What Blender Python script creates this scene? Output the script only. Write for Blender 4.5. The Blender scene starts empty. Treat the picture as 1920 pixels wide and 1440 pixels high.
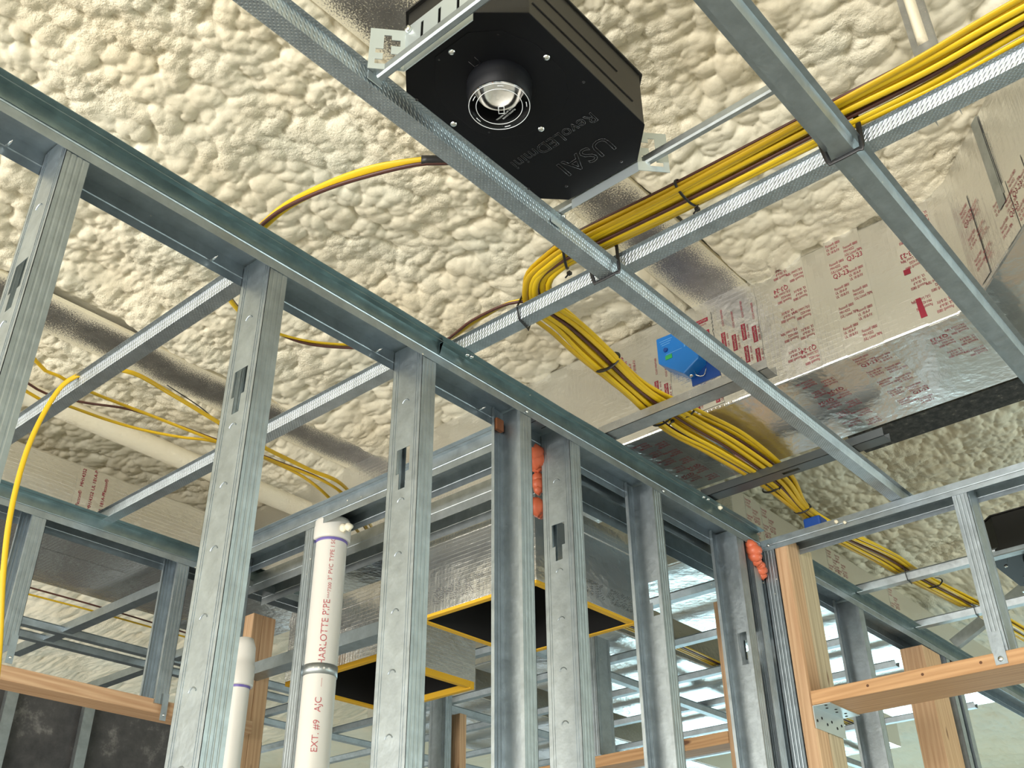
import bpy, math, random
import numpy as np
from mathutils import Matrix, Vector

C = bpy.context.scene
random.seed(7)
EYE = 1.5                      # height of the eye above the slab; all z values below are relative to the eye

# ------------------------------------------------------------------ camera, light, exposure
cam_d = bpy.data.cameras.new('camera'); cam = bpy.data.objects.new('camera', cam_d)
C.collection.objects.link(cam); C.camera = cam
Rw = ((0.65648909, -0.75427773, -0.00933736), (0.39369448, 0.35315997, -0.8486947), (0.64344909, 0.55348275, 0.52880064))
cam.matrix_world = Matrix(((Rw[0][0], -Rw[1][0], -Rw[2][0], 0), (Rw[0][1], -Rw[1][1], -Rw[2][1], 0),
                           (Rw[0][2], -Rw[1][2], -Rw[2][2], EYE), (0, 0, 0, 1)))
cam_d.sensor_width = 36.0; cam_d.lens = 36.0 * 1947.66 / 1920; cam_d.clip_start = .02

w = bpy.data.worlds.new('world'); C.world = w; w.use_nodes = True
w.node_tree.nodes['Background'].inputs[0].default_value = (.74, .91, 1.0, 1)
w.node_tree.nodes['Background'].inputs[1].default_value = 1.55


def area(name, loc, target, sx, sy, power, col):
    d = bpy.data.lights.new(name, 'AREA'); d.shape = 'RECTANGLE'; d.size = sx; d.size_y = sy
    d.energy = power; d.color = col
    o = bpy.data.objects.new(name, d); C.collection.objects.link(o)
    o.location = (loc[0], loc[1], loc[2] + EYE)
    o.rotation_euler = (Vector(target) - Vector(loc)).to_track_quat('-Z', 'Y').to_euler()
    return o


area('window_light_back', (-4.7, -.6, .0), (-.2, .3, -1.2), 5.0, 1.3, 560, (1, .97, .93))
area('window_light_left', (-4.6, 4.6, -.1), (1.2, 2.0, 1.5), 4.0, 1.3, 250, (1, .94, .86))
area('window_light_right', (9.6, 4.0, -.3), (6.0, 2.6, -.6), 4.5, .8, 95, (.62, .93, 1.0))
area('window_light_far', (3.0, 8.7, -.2), (2.6, 6.4, -1.5), 5.0, .8, 105, (.92, .97, .95))
area('fill_light_rear', (4.6, -4.6, -.1), (3.6, .8, 1.5), 3.5, 1.2, 170, (.86, 1.0, .95))  # added fill lamp, brightens the foam and framing of the right room
vs = C.view_settings
vs.view_transform = 'Standard'; vs.look = 'None'; vs.exposure = -0.12; vs.gamma = 1.0; vs.use_curve_mapping = False


# ------------------------------------------------------------------ materials
def mat(name, col, rough=.5, metal=0.0, **kw):
    m = bpy.data.materials.new(name); m.use_nodes = True
    b = m.node_tree.nodes['Principled BSDF']
    b.inputs['Base Color'].default_value = (*col, 1); b.inputs['Roughness'].default_value = rough
    b.inputs['Metallic'].default_value = metal
    for k, v in kw.items(): b.inputs[k.replace('_', ' ')].default_value = v
    return m


def nodes(m): return m.node_tree.nodes, m.node_tree.links, m.node_tree.nodes['Principled BSDF']


def texco(N, L, scale=(1, 1, 1), out='Object'):
    tc = N.new('ShaderNodeTexCoord'); mp = N.new('ShaderNodeMapping'); mp.inputs['Scale'].default_value = scale
    L.new(tc.outputs[out], mp.inputs['Vector']); return mp.outputs['Vector']


def noise(N, L, vec, scale, detail=2, rough=.5):
    n = N.new('ShaderNodeTexNoise'); n.inputs['Scale'].default_value = scale
    n.inputs['Detail'].default_value = detail; n.inputs['Roughness'].default_value = rough
    L.new(vec, n.inputs['Vector']); return n.outputs['Fac']


def ramp(N, L, fac, stops):
    r = N.new('ShaderNodeValToRGB')
    while len(r.color_ramp.elements) < len(stops): r.color_ramp.elements.new(.5)
    for e, (p, c) in zip(r.color_ramp.elements, stops):
        e.position = p; e.color = (*c, 1) if len(c) == 3 else c
    L.new(fac, r.inputs['Fac']); return r.outputs['Color']


def math_(N, L, op, a, b=None):
    n = N.new('ShaderNodeMath'); n.operation = op
    for i, v in enumerate((a, b)):
        if v is None: continue
        if isinstance(v, (int, float)): n.inputs[i].default_value = v
        else: L.new(v, n.inputs[i])
    return n.outputs[0]


def bump(N, L, B, h, strength, dist, chain=None):
    b = N.new('ShaderNodeBump'); b.inputs['Strength'].default_value = strength; b.inputs['Distance'].default_value = dist
    L.new(h, b.inputs['Height'])
    if chain is not None: L.new(chain, b.inputs['Normal'])
    L.new(b.outputs['Normal'], B.inputs['Normal']); return b.outputs['Normal']


def galvanised(name, col=(.60, .64, .66), rough=.36, knurl=0, spray=0):
    m = mat(name, col, rough, 1.0); N, L, B = nodes(m)
    v = texco(N, L)
    n1 = noise(N, L, v, 26, 3, .6); n2 = noise(N, L, v, 180, 2, .6)
    d = tuple(c * .80 for c in col); u = tuple(min(1, c * 1.12) for c in col)
    c = ramp(N, L, n1, [(.25, d), (.75, u)])
    if not spray:
        vo = N.new('ShaderNodeTexVoronoi'); vo.inputs['Scale'].default_value = 26; L.new(v, vo.inputs['Vector'])
        sp = ramp(N, L, vo.outputs['Distance'], [(.045, (1, 1, 1)), (.06, (0, 0, 0))])
        rare = ramp(N, L, noise(N, L, v, 7, 1), [(.57, (0, 0, 0)), (.62, (1, 1, 1))])
        k = math_(N, L, 'MULTIPLY', sp, rare)
    elif spray > .4:                             # droplets, thicker towards both edges of the strip
        ys_ = N.new('ShaderNodeSeparateXYZ'); L.new(v, ys_.inputs[0])
        e_ = math_(N, L, 'MULTIPLY', math_(N, L, 'POWER', math_(N, L, 'MULTIPLY', math_(N, L, 'ABSOLUTE', ys_.outputs['Y']), 11.5), 2.0), .40)
        k = ramp(N, L, math_(N, L, 'ADD', math_(N, L, 'ADD', noise(N, L, v, 260, 2, .7), math_(N, L, 'MULTIPLY', noise(N, L, v, 7, 2), spray)), e_), [(.80, (0, 0, 0)), (1.0, (1, 1, 1))])
    else:                                        # overspray of foam droplets
        k = ramp(N, L, math_(N, L, 'ADD', noise(N, L, v, 330, 2, .7), math_(N, L, 'MULTIPLY', noise(N, L, v, 9, 2), spray)), [(.78, (0, 0, 0)), (.95, (1, 1, 1))])
    mx = N.new('ShaderNodeMix'); mx.data_type = 'RGBA'
    L.new(k, mx.inputs[0]); L.new(c, mx.inputs[6]); mx.inputs[7].default_value = (.80, .74, .56, 1)
    L.new(mx.outputs[2], B.inputs['Base Color'])
    L.new(math_(N, L, 'SUBTRACT', 1.0, k), B.inputs['Metallic'])
    r = N.new('ShaderNodeMapRange'); r.inputs['To Min'].default_value = rough - .08; r.inputs['To Max'].default_value = rough + .12
    L.new(n2, r.inputs['Value']); L.new(r.outputs[0], B.inputs['Roughness'])
    ch = bump(N, L, B, n1, .25, .004)
    if knurl:
        sx = N.new('ShaderNodeSeparateXYZ'); L.new(v, sx.inputs[0])
        zz = math_(N, L, 'MULTIPLY', sx.outputs['Z'], .8)
        a = math_(N, L, 'SINE', math_(N, L, 'MULTIPLY', math_(N, L, 'ADD', sx.outputs['X'], zz), 2 * math.pi / .0085))
        b2 = math_(N, L, 'SINE', math_(N, L, 'MULTIPLY', math_(N, L, 'ADD', sx.outputs['Y'], zz), 2 * math.pi / .0085))
        h = math_(N, L, 'MAXIMUM', math_(N, L, 'MULTIPLY', a, b2), 0.0)
        bump(N, L, B, h, .6, .0013, ch)
    return m


GALV = galvanised('galvanised_steel', (.40, .455, .485), .42)
GALVK = galvanised('galvanised_knurled_steel', (.46, .51, .54), .38, knurl=1)
GALVD = galvanised('dull_galvanised_steel', (.46, .50, .51), .45)
SPRAY = galvanised('oversprayed_steel', (.30, .29, .28), .5, spray=.42)
SPRAYL = galvanised('lightly_sprayed_steel', (.42, .43, .43), .45, spray=.28)
BEAMM = mat('dark_primed_steel', (.035, .035, .035), .75)
N, L, B = nodes(BEAMM); v = texco(N, L)
L.new(ramp(N, L, noise(N, L, v, 40, 4, .7), [(.4, (.022, .022, .023)), (.62, (.07, .068, .062)), (.75, (.35, .32, .25))]), B.inputs['Base Color'])
ZINC = mat('zinc_plate', (.60, .68, .70), .32, .75)
ANGM = galvanised('dark_teal_angle', (.27, .345, .355), .34)  # base colour darker and greener than the other galvanised steel
SCREW = mat('bright_zinc_screw', (.80, .82, .80), .22, 1.0)
BLACK = mat('black_powder_coat', (.0035, .004, .0055), .5, Specular_IOR_Level=.22)
BLACKS = mat('black_side_coat', (.012, .0115, .010), .4, Specular_IOR_Level=.4)
GLOSSBLACK = mat('black_emboss', (.012, .012, .014), .18)
TIE = mat('black_nylon', (.012, .012, .013), .4)
YEL = mat('yellow_jacket', (.74, .50, .012), .36)
YELD = mat('yellow_jacket_deep', (.60, .38, .010), .38)
BRN = mat('brown_jacket', (.085, .030, .022), .38)
PVC = mat('white_pvc', (.60, .585, .54), .36)
PURPLE = mat('purple_primer', (.13, .10, .32), .4)
ORANGE = mat('orange_sealant', (.66, .15, .07), .42)
BLUE = mat('blue_plastic', (.010, .17, .55), .35)
BLUED = mat('dark_blue_plastic', (.01, .06, .28), .4)
GREEN = mat('green_terminal', (.03, .35, .08), .5)
RED = mat('red_ink', (.27, .012, .035), .5)
REDP = mat('red_pipe_ink', (.40, .09, .10), .5)
INK = mat('black_ink', (.02, .02, .025), .5)
CHARCOAL = mat('black_duct_liner', (.006, .006, .006), .95)
GLASSWOOL = mat('yellow_glass_wool', (.80, .46, .03), .9)
CLEAR = mat('clear_plastic', (1, 1, 1), .03, Transmission_Weight=1.0, IOR=1.08)
CHROME = mat('bright_reflector', (.92, .92, .92), .14, 1.0)
FROST = mat('moulded_plastic_mark', (.75, .78, .80), .25)
PAPER = mat('white_label', (.78, .80, .80), .5)


def foil(name, grid, col=(.80, .80, .78), rough=.24, crumple=.5):
    m = mat(name, col, rough, .92); N, L, B = nodes(m); v = texco(N, L)
    n = noise(N, L, v, 9, 3, .6); n2 = noise(N, L, v, 60, 3, .6)
    ch = bump(N, L, B, n, .35 * crumple, .03); ch = bump(N, L, B, n2, .35 * crumple, .006, ch)
    if grid:
        s = N.new('ShaderNodeSeparateXYZ'); L.new(v, s.inputs[0])
        hs = []
        for ax, p in (('X', .0125), ('Y', .0125), ('Z', .0125)):
            a = math_(N, L, 'ABSOLUTE', math_(N, L, 'SINE', math_(N, L, 'MULTIPLY', s.outputs[ax], math.pi / p)))
            hs.append(math_(N, L, 'POWER', math_(N, L, 'SUBTRACT', 1.0, a), 5.0))
        h = math_(N, L, 'MAXIMUM', math_(N, L, 'MAXIMUM', hs[0], hs[1]), hs[2])
        bump(N, L, B, h, .22, .0012, ch)
    return m


FOIL = foil('foil_scrim_facing', 1)
TAPE = foil('foil_tape', 0, (.82, .82, .80), .26, .8)


def wood(name, c1, c2, axis):
    m = mat(name, c1, .6); N, L, B = nodes(m)
    sc = [60, 60, 60]; sc[axis] = 2.2
    v = texco(N, L, tuple(sc)); n = noise(N, L, v, 1.6, 4, .7)
    wv = N.new('ShaderNodeTexWave'); wv.inputs['Scale'].default_value = .55; wv.inputs['Distortion'].default_value = 9
    wv.inputs['Detail'].default_value = 2; wv.bands_direction = 'DIAGONAL'; L.new(v, wv.inputs['Vector'])
    f = math_(N, L, 'ADD', math_(N, L, 'MULTIPLY', wv.outputs['Fac'], .28), math_(N, L, 'MULTIPLY', n, .72))
    c = ramp(N, L, f, [(.2, c2), (.75, c1)])
    v2 = texco(N, L, tuple(9 if i != axis else 2.6 for i in range(3)))
    vo = N.new('ShaderNodeTexVoronoi'); vo.inputs['Scale'].default_value = 1.4; L.new(v2, vo.inputs['Vector'])
    k = ramp(N, L, vo.outputs['Distance'], [(.07, (1, 1, 1)), (.12, (0, 0, 0))])
    mx = N.new('ShaderNodeMix'); mx.data_type = 'RGBA'; L.new(k, mx.inputs[0]); L.new(c, mx.inputs[6])
    mx.inputs[7].default_value = (.16, .07, .03, 1); L.new(mx.outputs[2], B.inputs['Base Color'])
    bump(N, L, B, f, .2, .002); return m


WOODZ = wood('fir_upright', (.60, .40, .235), (.42, .24, .12), 2)
WOODZG = wood('grey_fir_upright', (.52, .43, .28), (.34, .26, .16), 2)
WOODX = wood('fir_plank', (.60, .40, .24), (.40, .22, .11), 0)
WOODY = wood('fir_header', (.62, .37, .18), (.42, .22, .09), 1)

FOAM = mat('spray_foam', (.78, .70, .50), .62)
N, L, B = nodes(FOAM); v = texco(N, L)
n1 = noise(N, L, v, 2.2, 3, .6); n2 = noise(N, L, v, 55, 3, .6)
c = ramp(N, L, n1, [(.30, (.77, .685, .50)), (.52, (.78, .725, .565)), (.72, (.765, .755, .62))])
L.new(c, B.inputs['Base Color'])
fine = ramp(N, L, noise(N, L, v, 3.1, 2), [(.50, (0, 0, 0)), (.60, (1, 1, 1))])
h = math_(N, L, 'MULTIPLY', noise(N, L, v, 150, 3, .65), fine)
ch = bump(N, L, B, n2, .25, .006); bump(N, L, B, h, .8, .005, ch)

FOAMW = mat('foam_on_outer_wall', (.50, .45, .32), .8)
CONC = mat('concrete_slab', (.20, .19, .18), .6)
N, L, B = nodes(CONC); v = texco(N, L); L.new(ramp(N, L, noise(N, L, v, 3, 4), [(.3, (.34, .335, .32)), (.7, (.47, .465, .445))]), B.inputs['Base Color'])
PANEL = mat('dark_sheathing', (.05, .05, .052), .7)
N, L, B = nodes(PANEL); v = texco(N, L); L.new(ramp(N, L, noise(N, L, v, 6, 6, .7), [(.35, (.035, .035, .037)), (.58, (.075, .073, .072)), (.70, (.22, .21, .20))]), B.inputs['Base Color'])


# ------------------------------------------------------------------ mesh helpers
class MB:
    def __init__(s): s.v = []; s.f = []

    def add(s, v, f):
        b = len(s.v); s.v += [tuple(map(float, p)) for p in v]; s.f += [tuple(i + b for i in q) for q in f]; return s

    def box(s, x0, x1, y0, y1, z0, z1):
        v = [(x, y, z) for z in (z0, z1) for y in (y0, y1) for x in (x0, x1)]
        return s.add(v, [(0, 2, 3, 1), (4, 5, 7, 6), (0, 1, 5, 4), (2, 6, 7, 3), (0, 4, 6, 2), (1, 3, 7, 5)])

    def prism(s, poly, z0, z1):
        n = len(poly); v = [(x, y, z0) for x, y in poly] + [(x, y, z1) for x, y in poly]
        return s.add(v, [tuple(range(n - 1, -1, -1)), tuple(range(n, 2 * n))] + [(i, (i + 1) % n, n + (i + 1) % n, n + i) for i in range(n)])

    def sheet(s, prof, t, place, a, b, closed_ends=True):
        """bent sheet metal: an open 2-D profile thickened by t, swept from a to b; place(p, q, s) -> xyz"""
        P = [Vector(p) for p in prof]; n = len(P); off = []
        for i in range(n):
            d1 = (P[i] - P[i - 1]).normalized() if i else None
            d2 = (P[i + 1] - P[i]).normalized() if i < n - 1 else None
            if d1 is None: d1 = d2
            if d2 is None: d2 = d1
            n1 = Vector((-d1.y, d1.x)); n2 = Vector((-d2.y, d2.x)); m = n1 + n2
            m = m / max(.35, m.length_squared) * 2 if m.length > 1e-6 else n1
            off.append(P[i] + m * (t / 1.0) * .5 * 1.0)
        ring = [tuple(p) for p in P] + [tuple(p) for p in reversed(off)]; k = len(ring)
        v = [place(p[0], p[1], a) for p in ring] + [place(p[0], p[1], b) for p in ring]
        f = [(i, (i + 1) % k, k + (i + 1) % k, k + i) for i in range(k)]
        for e in (0, k):
            for i in range(n - 1): f.append((e + i, e + i + 1, e + k - 2 - i, e + k - 1 - i))
        return s.add(v, f)

    def tube(s, pts, r, seg=10, flat=None, up=(0, 0, 1), cap=True):
        P = [Vector(p) for p in pts]; n = len(P); rings = []; prev = Vector(up)
        for i in range(n):
            d = (P[min(i + 1, n - 1)] - P[max(i - 1, 0)]).normalized()
            sd = d.cross(prev)
            if sd.length < 1e-4: sd = d.cross(Vector((1, 0, 0)))
            sd.normalize(); u = sd.cross(d).normalized(); prev = u
            ru, rs = (r, r) if flat is None else (flat[1], flat[0])
            rings.append([P[i] + sd * math.cos(2 * math.pi * k / seg) * rs + u * math.sin(2 * math.pi * k / seg) * ru for k in range(seg)])
        v = [tuple(p) for R_ in rings for p in R_]; f = []
        for i in range(n - 1):
            for k in range(seg):
                f.append((i * seg + k, i * seg + (k + 1) % seg, (i + 1) * seg + (k + 1) % seg, (i + 1) * seg + k))
        if cap: f += [tuple(range(seg - 1, -1, -1)), tuple(range((n - 1) * seg, n * seg))]
        return s.add(v, f)

    def lathe(s, prof, c, axis=(0, 0, 1), seg=40):
        """prof: (radius, height along axis)"""
        ax = Vector(axis).normalized(); u = ax.orthogonal().normalized(); w_ = ax.cross(u); c = Vector(c); n = len(prof)
        v = [tuple(c + ax * h + (u * math.cos(2 * math.pi * k / seg) + w_ * math.sin(2 * math.pi * k / seg)) * r) for r, h in prof for k in range(seg)]
        f = [(i * seg + k, i * seg + (k + 1) % seg, (i + 1) * seg + (k + 1) % seg, (i + 1) * seg + k) for i in range(n - 1) for k in range(seg)]
        return s.add(v, f)

    def plate(s, us, vs_, hole, fn):
        """plate with cut-outs: grid cells kept where hole(u,v) is False; fn(u0,u1,v0,v1) adds a cell"""
        for i in range(len(us) - 1):
            for j in range(len(vs_) - 1):
                if not hole((us[i] + us[i + 1]) / 2, (vs_[j] + vs_[j + 1]) / 2): fn(us[i], us[i + 1], vs_[j], vs_[j + 1])
        return s

    def build(s, name, material, parent=None, smooth=False, bevel=0):
        me = bpy.data.meshes.new(name)
        V = np.array(s.v, float)
        o = bpy.data.objects.new(name, me); C.collection.objects.link(o)
        if parent is None:
            org = Vector(((V[:, 0].min() + V[:, 0].max()) / 2, (V[:, 1].min() + V[:, 1].max()) / 2, V[:, 2].min()))
            o.location = (org.x, org.y, org.z + EYE); base = org
        else:
            o.parent = parent; base = Vector(parent['base'])
        o['base'] = tuple(base)
        me.from_pydata((V - np.array(base)).tolist(), [], s.f); me.materials.append(material)
        if smooth: me.shade_smooth()
        if bevel:
            b = o.modifiers.new('bevel', 'BEVEL'); b.width = bevel; b.segments = 2; b.limit_method = 'ANGLE'
        me.update(); return o


def tag(o, label, cat, group=None, kind=None):
    o['label'] = label
    if cat: o['category'] = cat
    if group: o['group'] = group
    if kind: o['kind'] = kind
    return o


def empty(name, base, label, cat, group=None):
    o = bpy.data.objects.new(name, None); C.collection.objects.link(o)
    o.location = (base[0], base[1], base[2] + EYE); o['base'] = tuple(base); o.empty_display_size = .05
    return tag(o, label, cat, group)


def spline(pts, step=.02):
    P = [np.array(p, float) for p in pts]; P = [2 * P[0] - P[1]] + P + [2 * P[-1] - P[-2]]; out = []
    for i in range(1, len(P) - 2):
        n = max(2, int(np.linalg.norm(P[i + 1] - P[i]) / step))
        for k in range(n):
            t = k / n; a, b, c, d = P[i - 1], P[i], P[i + 1], P[i + 2]
            out.append(.5 * (2 * b + (c - a) * t + (2 * a - 5 * b + 4 * c - d) * t * t + (3 * b - a - 3 * c + d) * t ** 3))
    out.append(P[-2]); return [tuple(p) for p in out]


_TXT = {}


def text_geo(s_):
    """flat letters, one unit high, as (verts, faces, width)"""
    if s_ not in _TXT:
        cu = bpy.data.curves.new('letters', 'FONT'); cu.body = s_; cu.size = 1.0; cu.resolution_u = 3
        ob = bpy.data.objects.new('letters', cu); C.collection.objects.link(ob)
        bpy.context.view_layer.update()
        me = bpy.data.meshes.new_from_object(ob.evaluated_get(bpy.context.evaluated_depsgraph_get()))
        v = [tuple(p.co[:2]) for p in me.vertices]; f = [tuple(p.vertices) for p in me.polygons]
        bpy.data.objects.remove(ob); bpy.data.curves.remove(cu); bpy.data.meshes.remove(me)
        _TXT[s_] = (v, f, max([p[0] for p in v]) if v else 0)
    return _TXT[s_]


def letters(mb, s_, org, u, v, size, off=.0006, xs=1.0):
    """flat text at org, baseline direction u, up direction v"""
    V, F, wd = text_geo(s_); o = Vector(org); u = Vector(u).normalized(); v = Vector(v).normalized(); n = u.cross(v)
    mb.add([tuple(o + u * (p[0] * size * xs) + v * (p[1] * size) + n * off) for p in V], F); return wd * size


def screw(parent, p, n=(0, 0, -1), r=.0045):
    return MB().lathe([(.0001, .0035), (r * .6, .0033), (r, .0015), (r, 0), (.0001, 0)], p, n, 10).build('screw', SCREW, parent, True)


# ------------------------------------------------------------------ setting: slab, foam ceiling, dark sheathing wall
tag(MB().box(-6, 11, -6, 11, -1.7, -1.5).build('floor', CONC), 'grey concrete slab floor below the framing', 'floor', kind='structure')
tag(MB().box(-6, 11, -6, 11, 2.05, 2.15).build('roof', GALVD), 'steel roof deck above the sprayed foam', 'roof', kind='structure')
for nm, ax, c_, a_, b_ in (('wall_rear', 'x', -5.0, -5, 10), ('wall_far', 'x', 9.0, -5, 10), ('wall_left', 'y', -5.0, -5, 9), ('wall_right', 'y', 10.0, -5, 9)):
    m_ = MB(); put = (lambda p0, p1, z0, z1: m_.box(p0, p1, c_ - .08, c_ + .08, z0, z1)) if ax == 'x' else (lambda p0, p1, z0, z1: m_.box(c_ - .08, c_ + .08, p0, p1, z0, z1))
    put(a_, b_, .62, 2.05); put(a_, b_, -1.5, -.75)
    if nm == 'wall_rear': put(a_, 2.6, -.75, .62)
    if nm in ('wall_far', 'wall_right'): put(a_, b_, .12, .62)
    for i in range(7): q_ = a_ + (b_ - a_) * i / 6; put(q_ - .25, q_ + .25, -.75, .62)
    tag(m_.build(nm, FOAMW), 'outer wall sprayed with cream foam above its window openings', 'wall', kind='structure')
o = MB().box(.4, 3.35, 4.62, 4.72, -1.5, 1.285).build('wall_back', PANEL)
tag(o, 'dark stained sheathing wall in the far room at lower left', 'wall', kind='structure')

JY = (1.06, 2.50)              # steel joists run along x at these y


def rnd(ix, iy, k):
    h = (ix * 374761393 + iy * 668265263 + k * 2147483647 + 974711) & 0xFFFFFFFF
    h = ((h ^ (h >> 13)) * 1274126177) & 0xFFFFFFFF
    return ((h ^ (h >> 16)) & 0xFFFF) / 65535.0


def domes(x, y, cell, k, r0=.55, r1=1.0):
    """overlapping rounded lumps: max over the neighbouring jittered cells"""
    gx = np.floor(x / cell).astype(np.int64); gy = np.floor(y / cell).astype(np.int64); best = np.zeros_like(x)
    for dx in (-1, 0, 1):
        for dy in (-1, 0, 1):
            ix = gx + dx; iy = gy + dy
            cx = (ix + .1 + .8 * rnd(ix, iy, k)) * cell; cy = (iy + .1 + .8 * rnd(ix, iy, k + 1)) * cell
            r = cell * (r0 + (r1 - r0) * rnd(ix, iy, k + 2))
            q = 1 - ((x - cx) ** 2 + (y - cy) ** 2) / (r * r)
            best = np.maximum(best, np.sqrt(np.maximum(q, 0)) * (r / cell))
    return best


def vnoise(x, y, s_, k):
    x = x / s_; y = y / s_; ix = np.floor(x).astype(np.int64); iy = np.floor(y).astype(np.int64)
    fx = x - ix; fy = y - iy; fx = fx * fx * (3 - 2 * fx); fy = fy * fy * (3 - 2 * fy)
    return (rnd(ix, iy, k) * (1 - fx) + rnd(ix + 1, iy, k) * fx) * (1 - fy) + (rnd(ix, iy + 1, k) * (1 - fx) + rnd(ix + 1, iy + 1, k) * fx) * fy


def foam_z(x, y):
    wx = x + .022 * (vnoise(x, y, .09, 50) - .5) + .03 * (vnoise(x, y, .3, 51) - .5); wy = y + .022 * (vnoise(x, y, .09, 60) - .5) + .03 * (vnoise(x, y, .3, 61) - .5)
    z = 1.772 - .045 * vnoise(x, y, .45, 5) - .02 * vnoise(x, y, .2, 9)
    clus = domes(wx, wy, .14, 3, .7, 1.0); big = domes(wx, wy, .050, 11, .62, .92); mid = domes(wx, wy, .0285, 21, .62, .92); sm = domes(wx, wy, .0145, 31, .62, .9)
    calm = np.clip((vnoise(x, y, .55, 77) - .38) * 3.2, 0, 1)
    z -= .016 * clus + (.0145 + .007 * calm) * big + (.0122 - .003 * calm) * mid + .0060 * sm * (1 - .8 * calm)
    z += .004
    for jy, w0, zj in ((JY[0], .058, 1.70), (JY[1], .050, 1.70)):       # foam thins out where it meets a joist
        d = np.abs(y - jy - .03 * (vnoise(x, y, .35, 90) - .5)) - w0 - .035 * (vnoise(x, y, .22, 97) - .5)
        d = d + np.clip((x - 2.35) * 3, 0, 1)
        t = np.clip(d / .05, 0, 1); t = t * t * (3 - 2 * t)
        bulge = .022 * np.exp(-((d - .09) / .06) ** 2)
        z = z * t + 1.735 * (1 - t) - bulge * t
    return z


xs = np.concatenate([np.arange(-4.9, .25, .04), np.arange(.25, 2.9, .0042), np.arange(2.9, 4.6, .0075), np.arange(4.6, 10.01, .03)])
ys = np.concatenate([np.arange(-4.9, -.25, .04), np.arange(-.25, 1.75, .0042), np.arange(1.75, 3.6, .008), np.arange(3.6, 9.01, .03)])
X, Y = np.meshgrid(xs, ys); Z = foam_z(X, Y); nx, ny = len(xs), len(ys)
me = bpy.data.meshes.new('ceiling')
me.vertices.add(nx * ny); me.vertices.foreach_set('co', np.stack([X, Y, Z + EYE], -1).ravel())
i0 = (np.arange(ny - 1)[:, None] * nx + np.arange(nx - 1)[None]).ravel()
quads = np.stack([i0, i0 + nx, i0 + nx + 1, i0 + 1], -1)
me.loops.add(quads.size); me.loops.foreach_set('vertex_index', quads.ravel())
me.polygons.add(len(quads)); me.polygons.foreach_set('loop_start', np.arange(len(quads)) * 4)
me.polygons.foreach_set('use_smooth', np.ones(len(quads), bool))
me.update(calc_edges=True); me.materials.append(FOAM)
ceil = bpy.data.objects.new('ceiling', me); C.collection.objects.link(ceil)
tag(ceil, 'lumpy cream spray foam covering the underside of the roof', 'ceiling', kind='structure')


# ------------------------------------------------------------------ steel sections
FL = .041                      # stud flange


def rib(a, b, d, n=3):
    """a flange from a to b (1-D) with n shallow grooves of depth d: list of (pos, depth)"""
    out = [(a, 0)]
    for i in range(n):
        c = a + (b - a) * (.25 + .25 * i) if n == 3 else a + (b - a) * (i + .7) / (n + .4)
        w_ = (b - a) * .035; out += [(c - 1.6 * w_, 0), (c - w_ * .6, d), (c + w_ * .6, d), (c + 1.6 * w_, 0)]
    return out + [(b, 0)]


def stud(x0, y0, y1, z0, z1, open_to, label, holes=(), group='metal studs', along='x', mat_=None, marks=True):
    """C stud standing in z. web at x0 side when open_to=+1 (flanges run to +x), at x0+FL when -1.
    along='x': flange runs along x and web along y; along='y' swaps the two"""
    T = .0011; s_ = open_to; xw = x0 if s_ > 0 else x0 + FL; xe = xw + s_ * FL
    pl = (lambda p, q, z: (p, q, z)) if along == 'x' else (lambda p, q, z: (q, p, z))
    mb = MB()
    for yy, sg in ((y0, 1), (y1, -1)):                        # flanges with grooves and a lip
        pr = [(xw + s_ * q, yy + sg * d) for q, d in rib(0, FL, .0005)] + [(xe, yy + sg * .009)]
        mb.sheet(pr, T * (1 if s_ * sg > 0 else -1), pl, z0, z1)
    wd = y1 - y0; ym = (y0 + y1) / 2
    us = [y0, ym - .019, ym - .010, ym + .010, ym + .019, y1]; vz = [z0]
    for hz in holes: vz += [hz - .058, hz - .022, hz + .034]
    vz = sorted(vz + [z1])

    def hole(u, z):
        for hz in holes:
            if hz - .022 < z < hz + .034 and abs(u - ym) < .019: return True
            if hz - .058 < z < hz - .022 and abs(u - ym) < .010: return True
        return False

    def cell(u0, u1, a, b):
        x_a, x_b = sorted((xw, xw + s_ * T))
        if along == 'x': mb.box(x_a, x_b, u0, u1, a, b)
        else: mb.box(u0, u1, x_a, x_b, a, b)
    mb.plate(us, vz, hole, cell)
    out = -s_
    for u in (y0 + .010, y0 + .016, y1 - .016, y1 - .010):     # stiffening ribs on the web
        x_a, x_b = sorted((xw, xw + out * .0008))
        if along == 'x': mb.box(x_a, x_b, u - .001, u + .001, z0, z1)
        else: mb.box(u - .001, u + .001, x_a, x_b, z0, z1)
    if marks:
        z = z1 - .15
        while z > z0 + .05:                                    # rolled-in crescent marks
            pts = [pl(xw + out * .0002, ym + .011 * math.cos(a), z + .013 * math.sin(a)) for a in np.linspace(.5, 2.6, 7)]
            if not any(hz - .09 < z < hz + .07 for hz in holes): mb.tube(pts, .0012, 5)
            z -= .115
    return tag(mb.build('metal_stud', mat_ or GALV), label, 'stud', group)


def track(axis, a, b, c0, c1, zb, zt, label, group='wall tracks', name='metal_track', m=None):
    """U track, web on top; runs along axis ('x' or 'y') from a to b, spanning c0..c1 across"""
    pl = (lambda p, q, s_: (s_, p, q)) if axis == 'x' else (lambda p, q, s_: (p, s_, q))
    mb = MB()
    h1 = zb + (zt - zb) * .38
    pr = [(c0, zb), (c0, h1), (c0 + .0009, h1 + .002), (c0, h1 + .004), (c0, zt), ((c0 * 3 + c1) / 4, zt), ((c0 + c1) / 2, zt - .0012), ((c0 + 3 * c1) / 4, zt),
          (c1, zt), (c1, h1 + .004), (c1 - .0009, h1 + .002), (c1, h1), (c1, zb)]
    mb.sheet(pr, -.0012, pl, a, b)
    return tag(mb.build(name, m or GALV), label, 'track', group)


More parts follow.
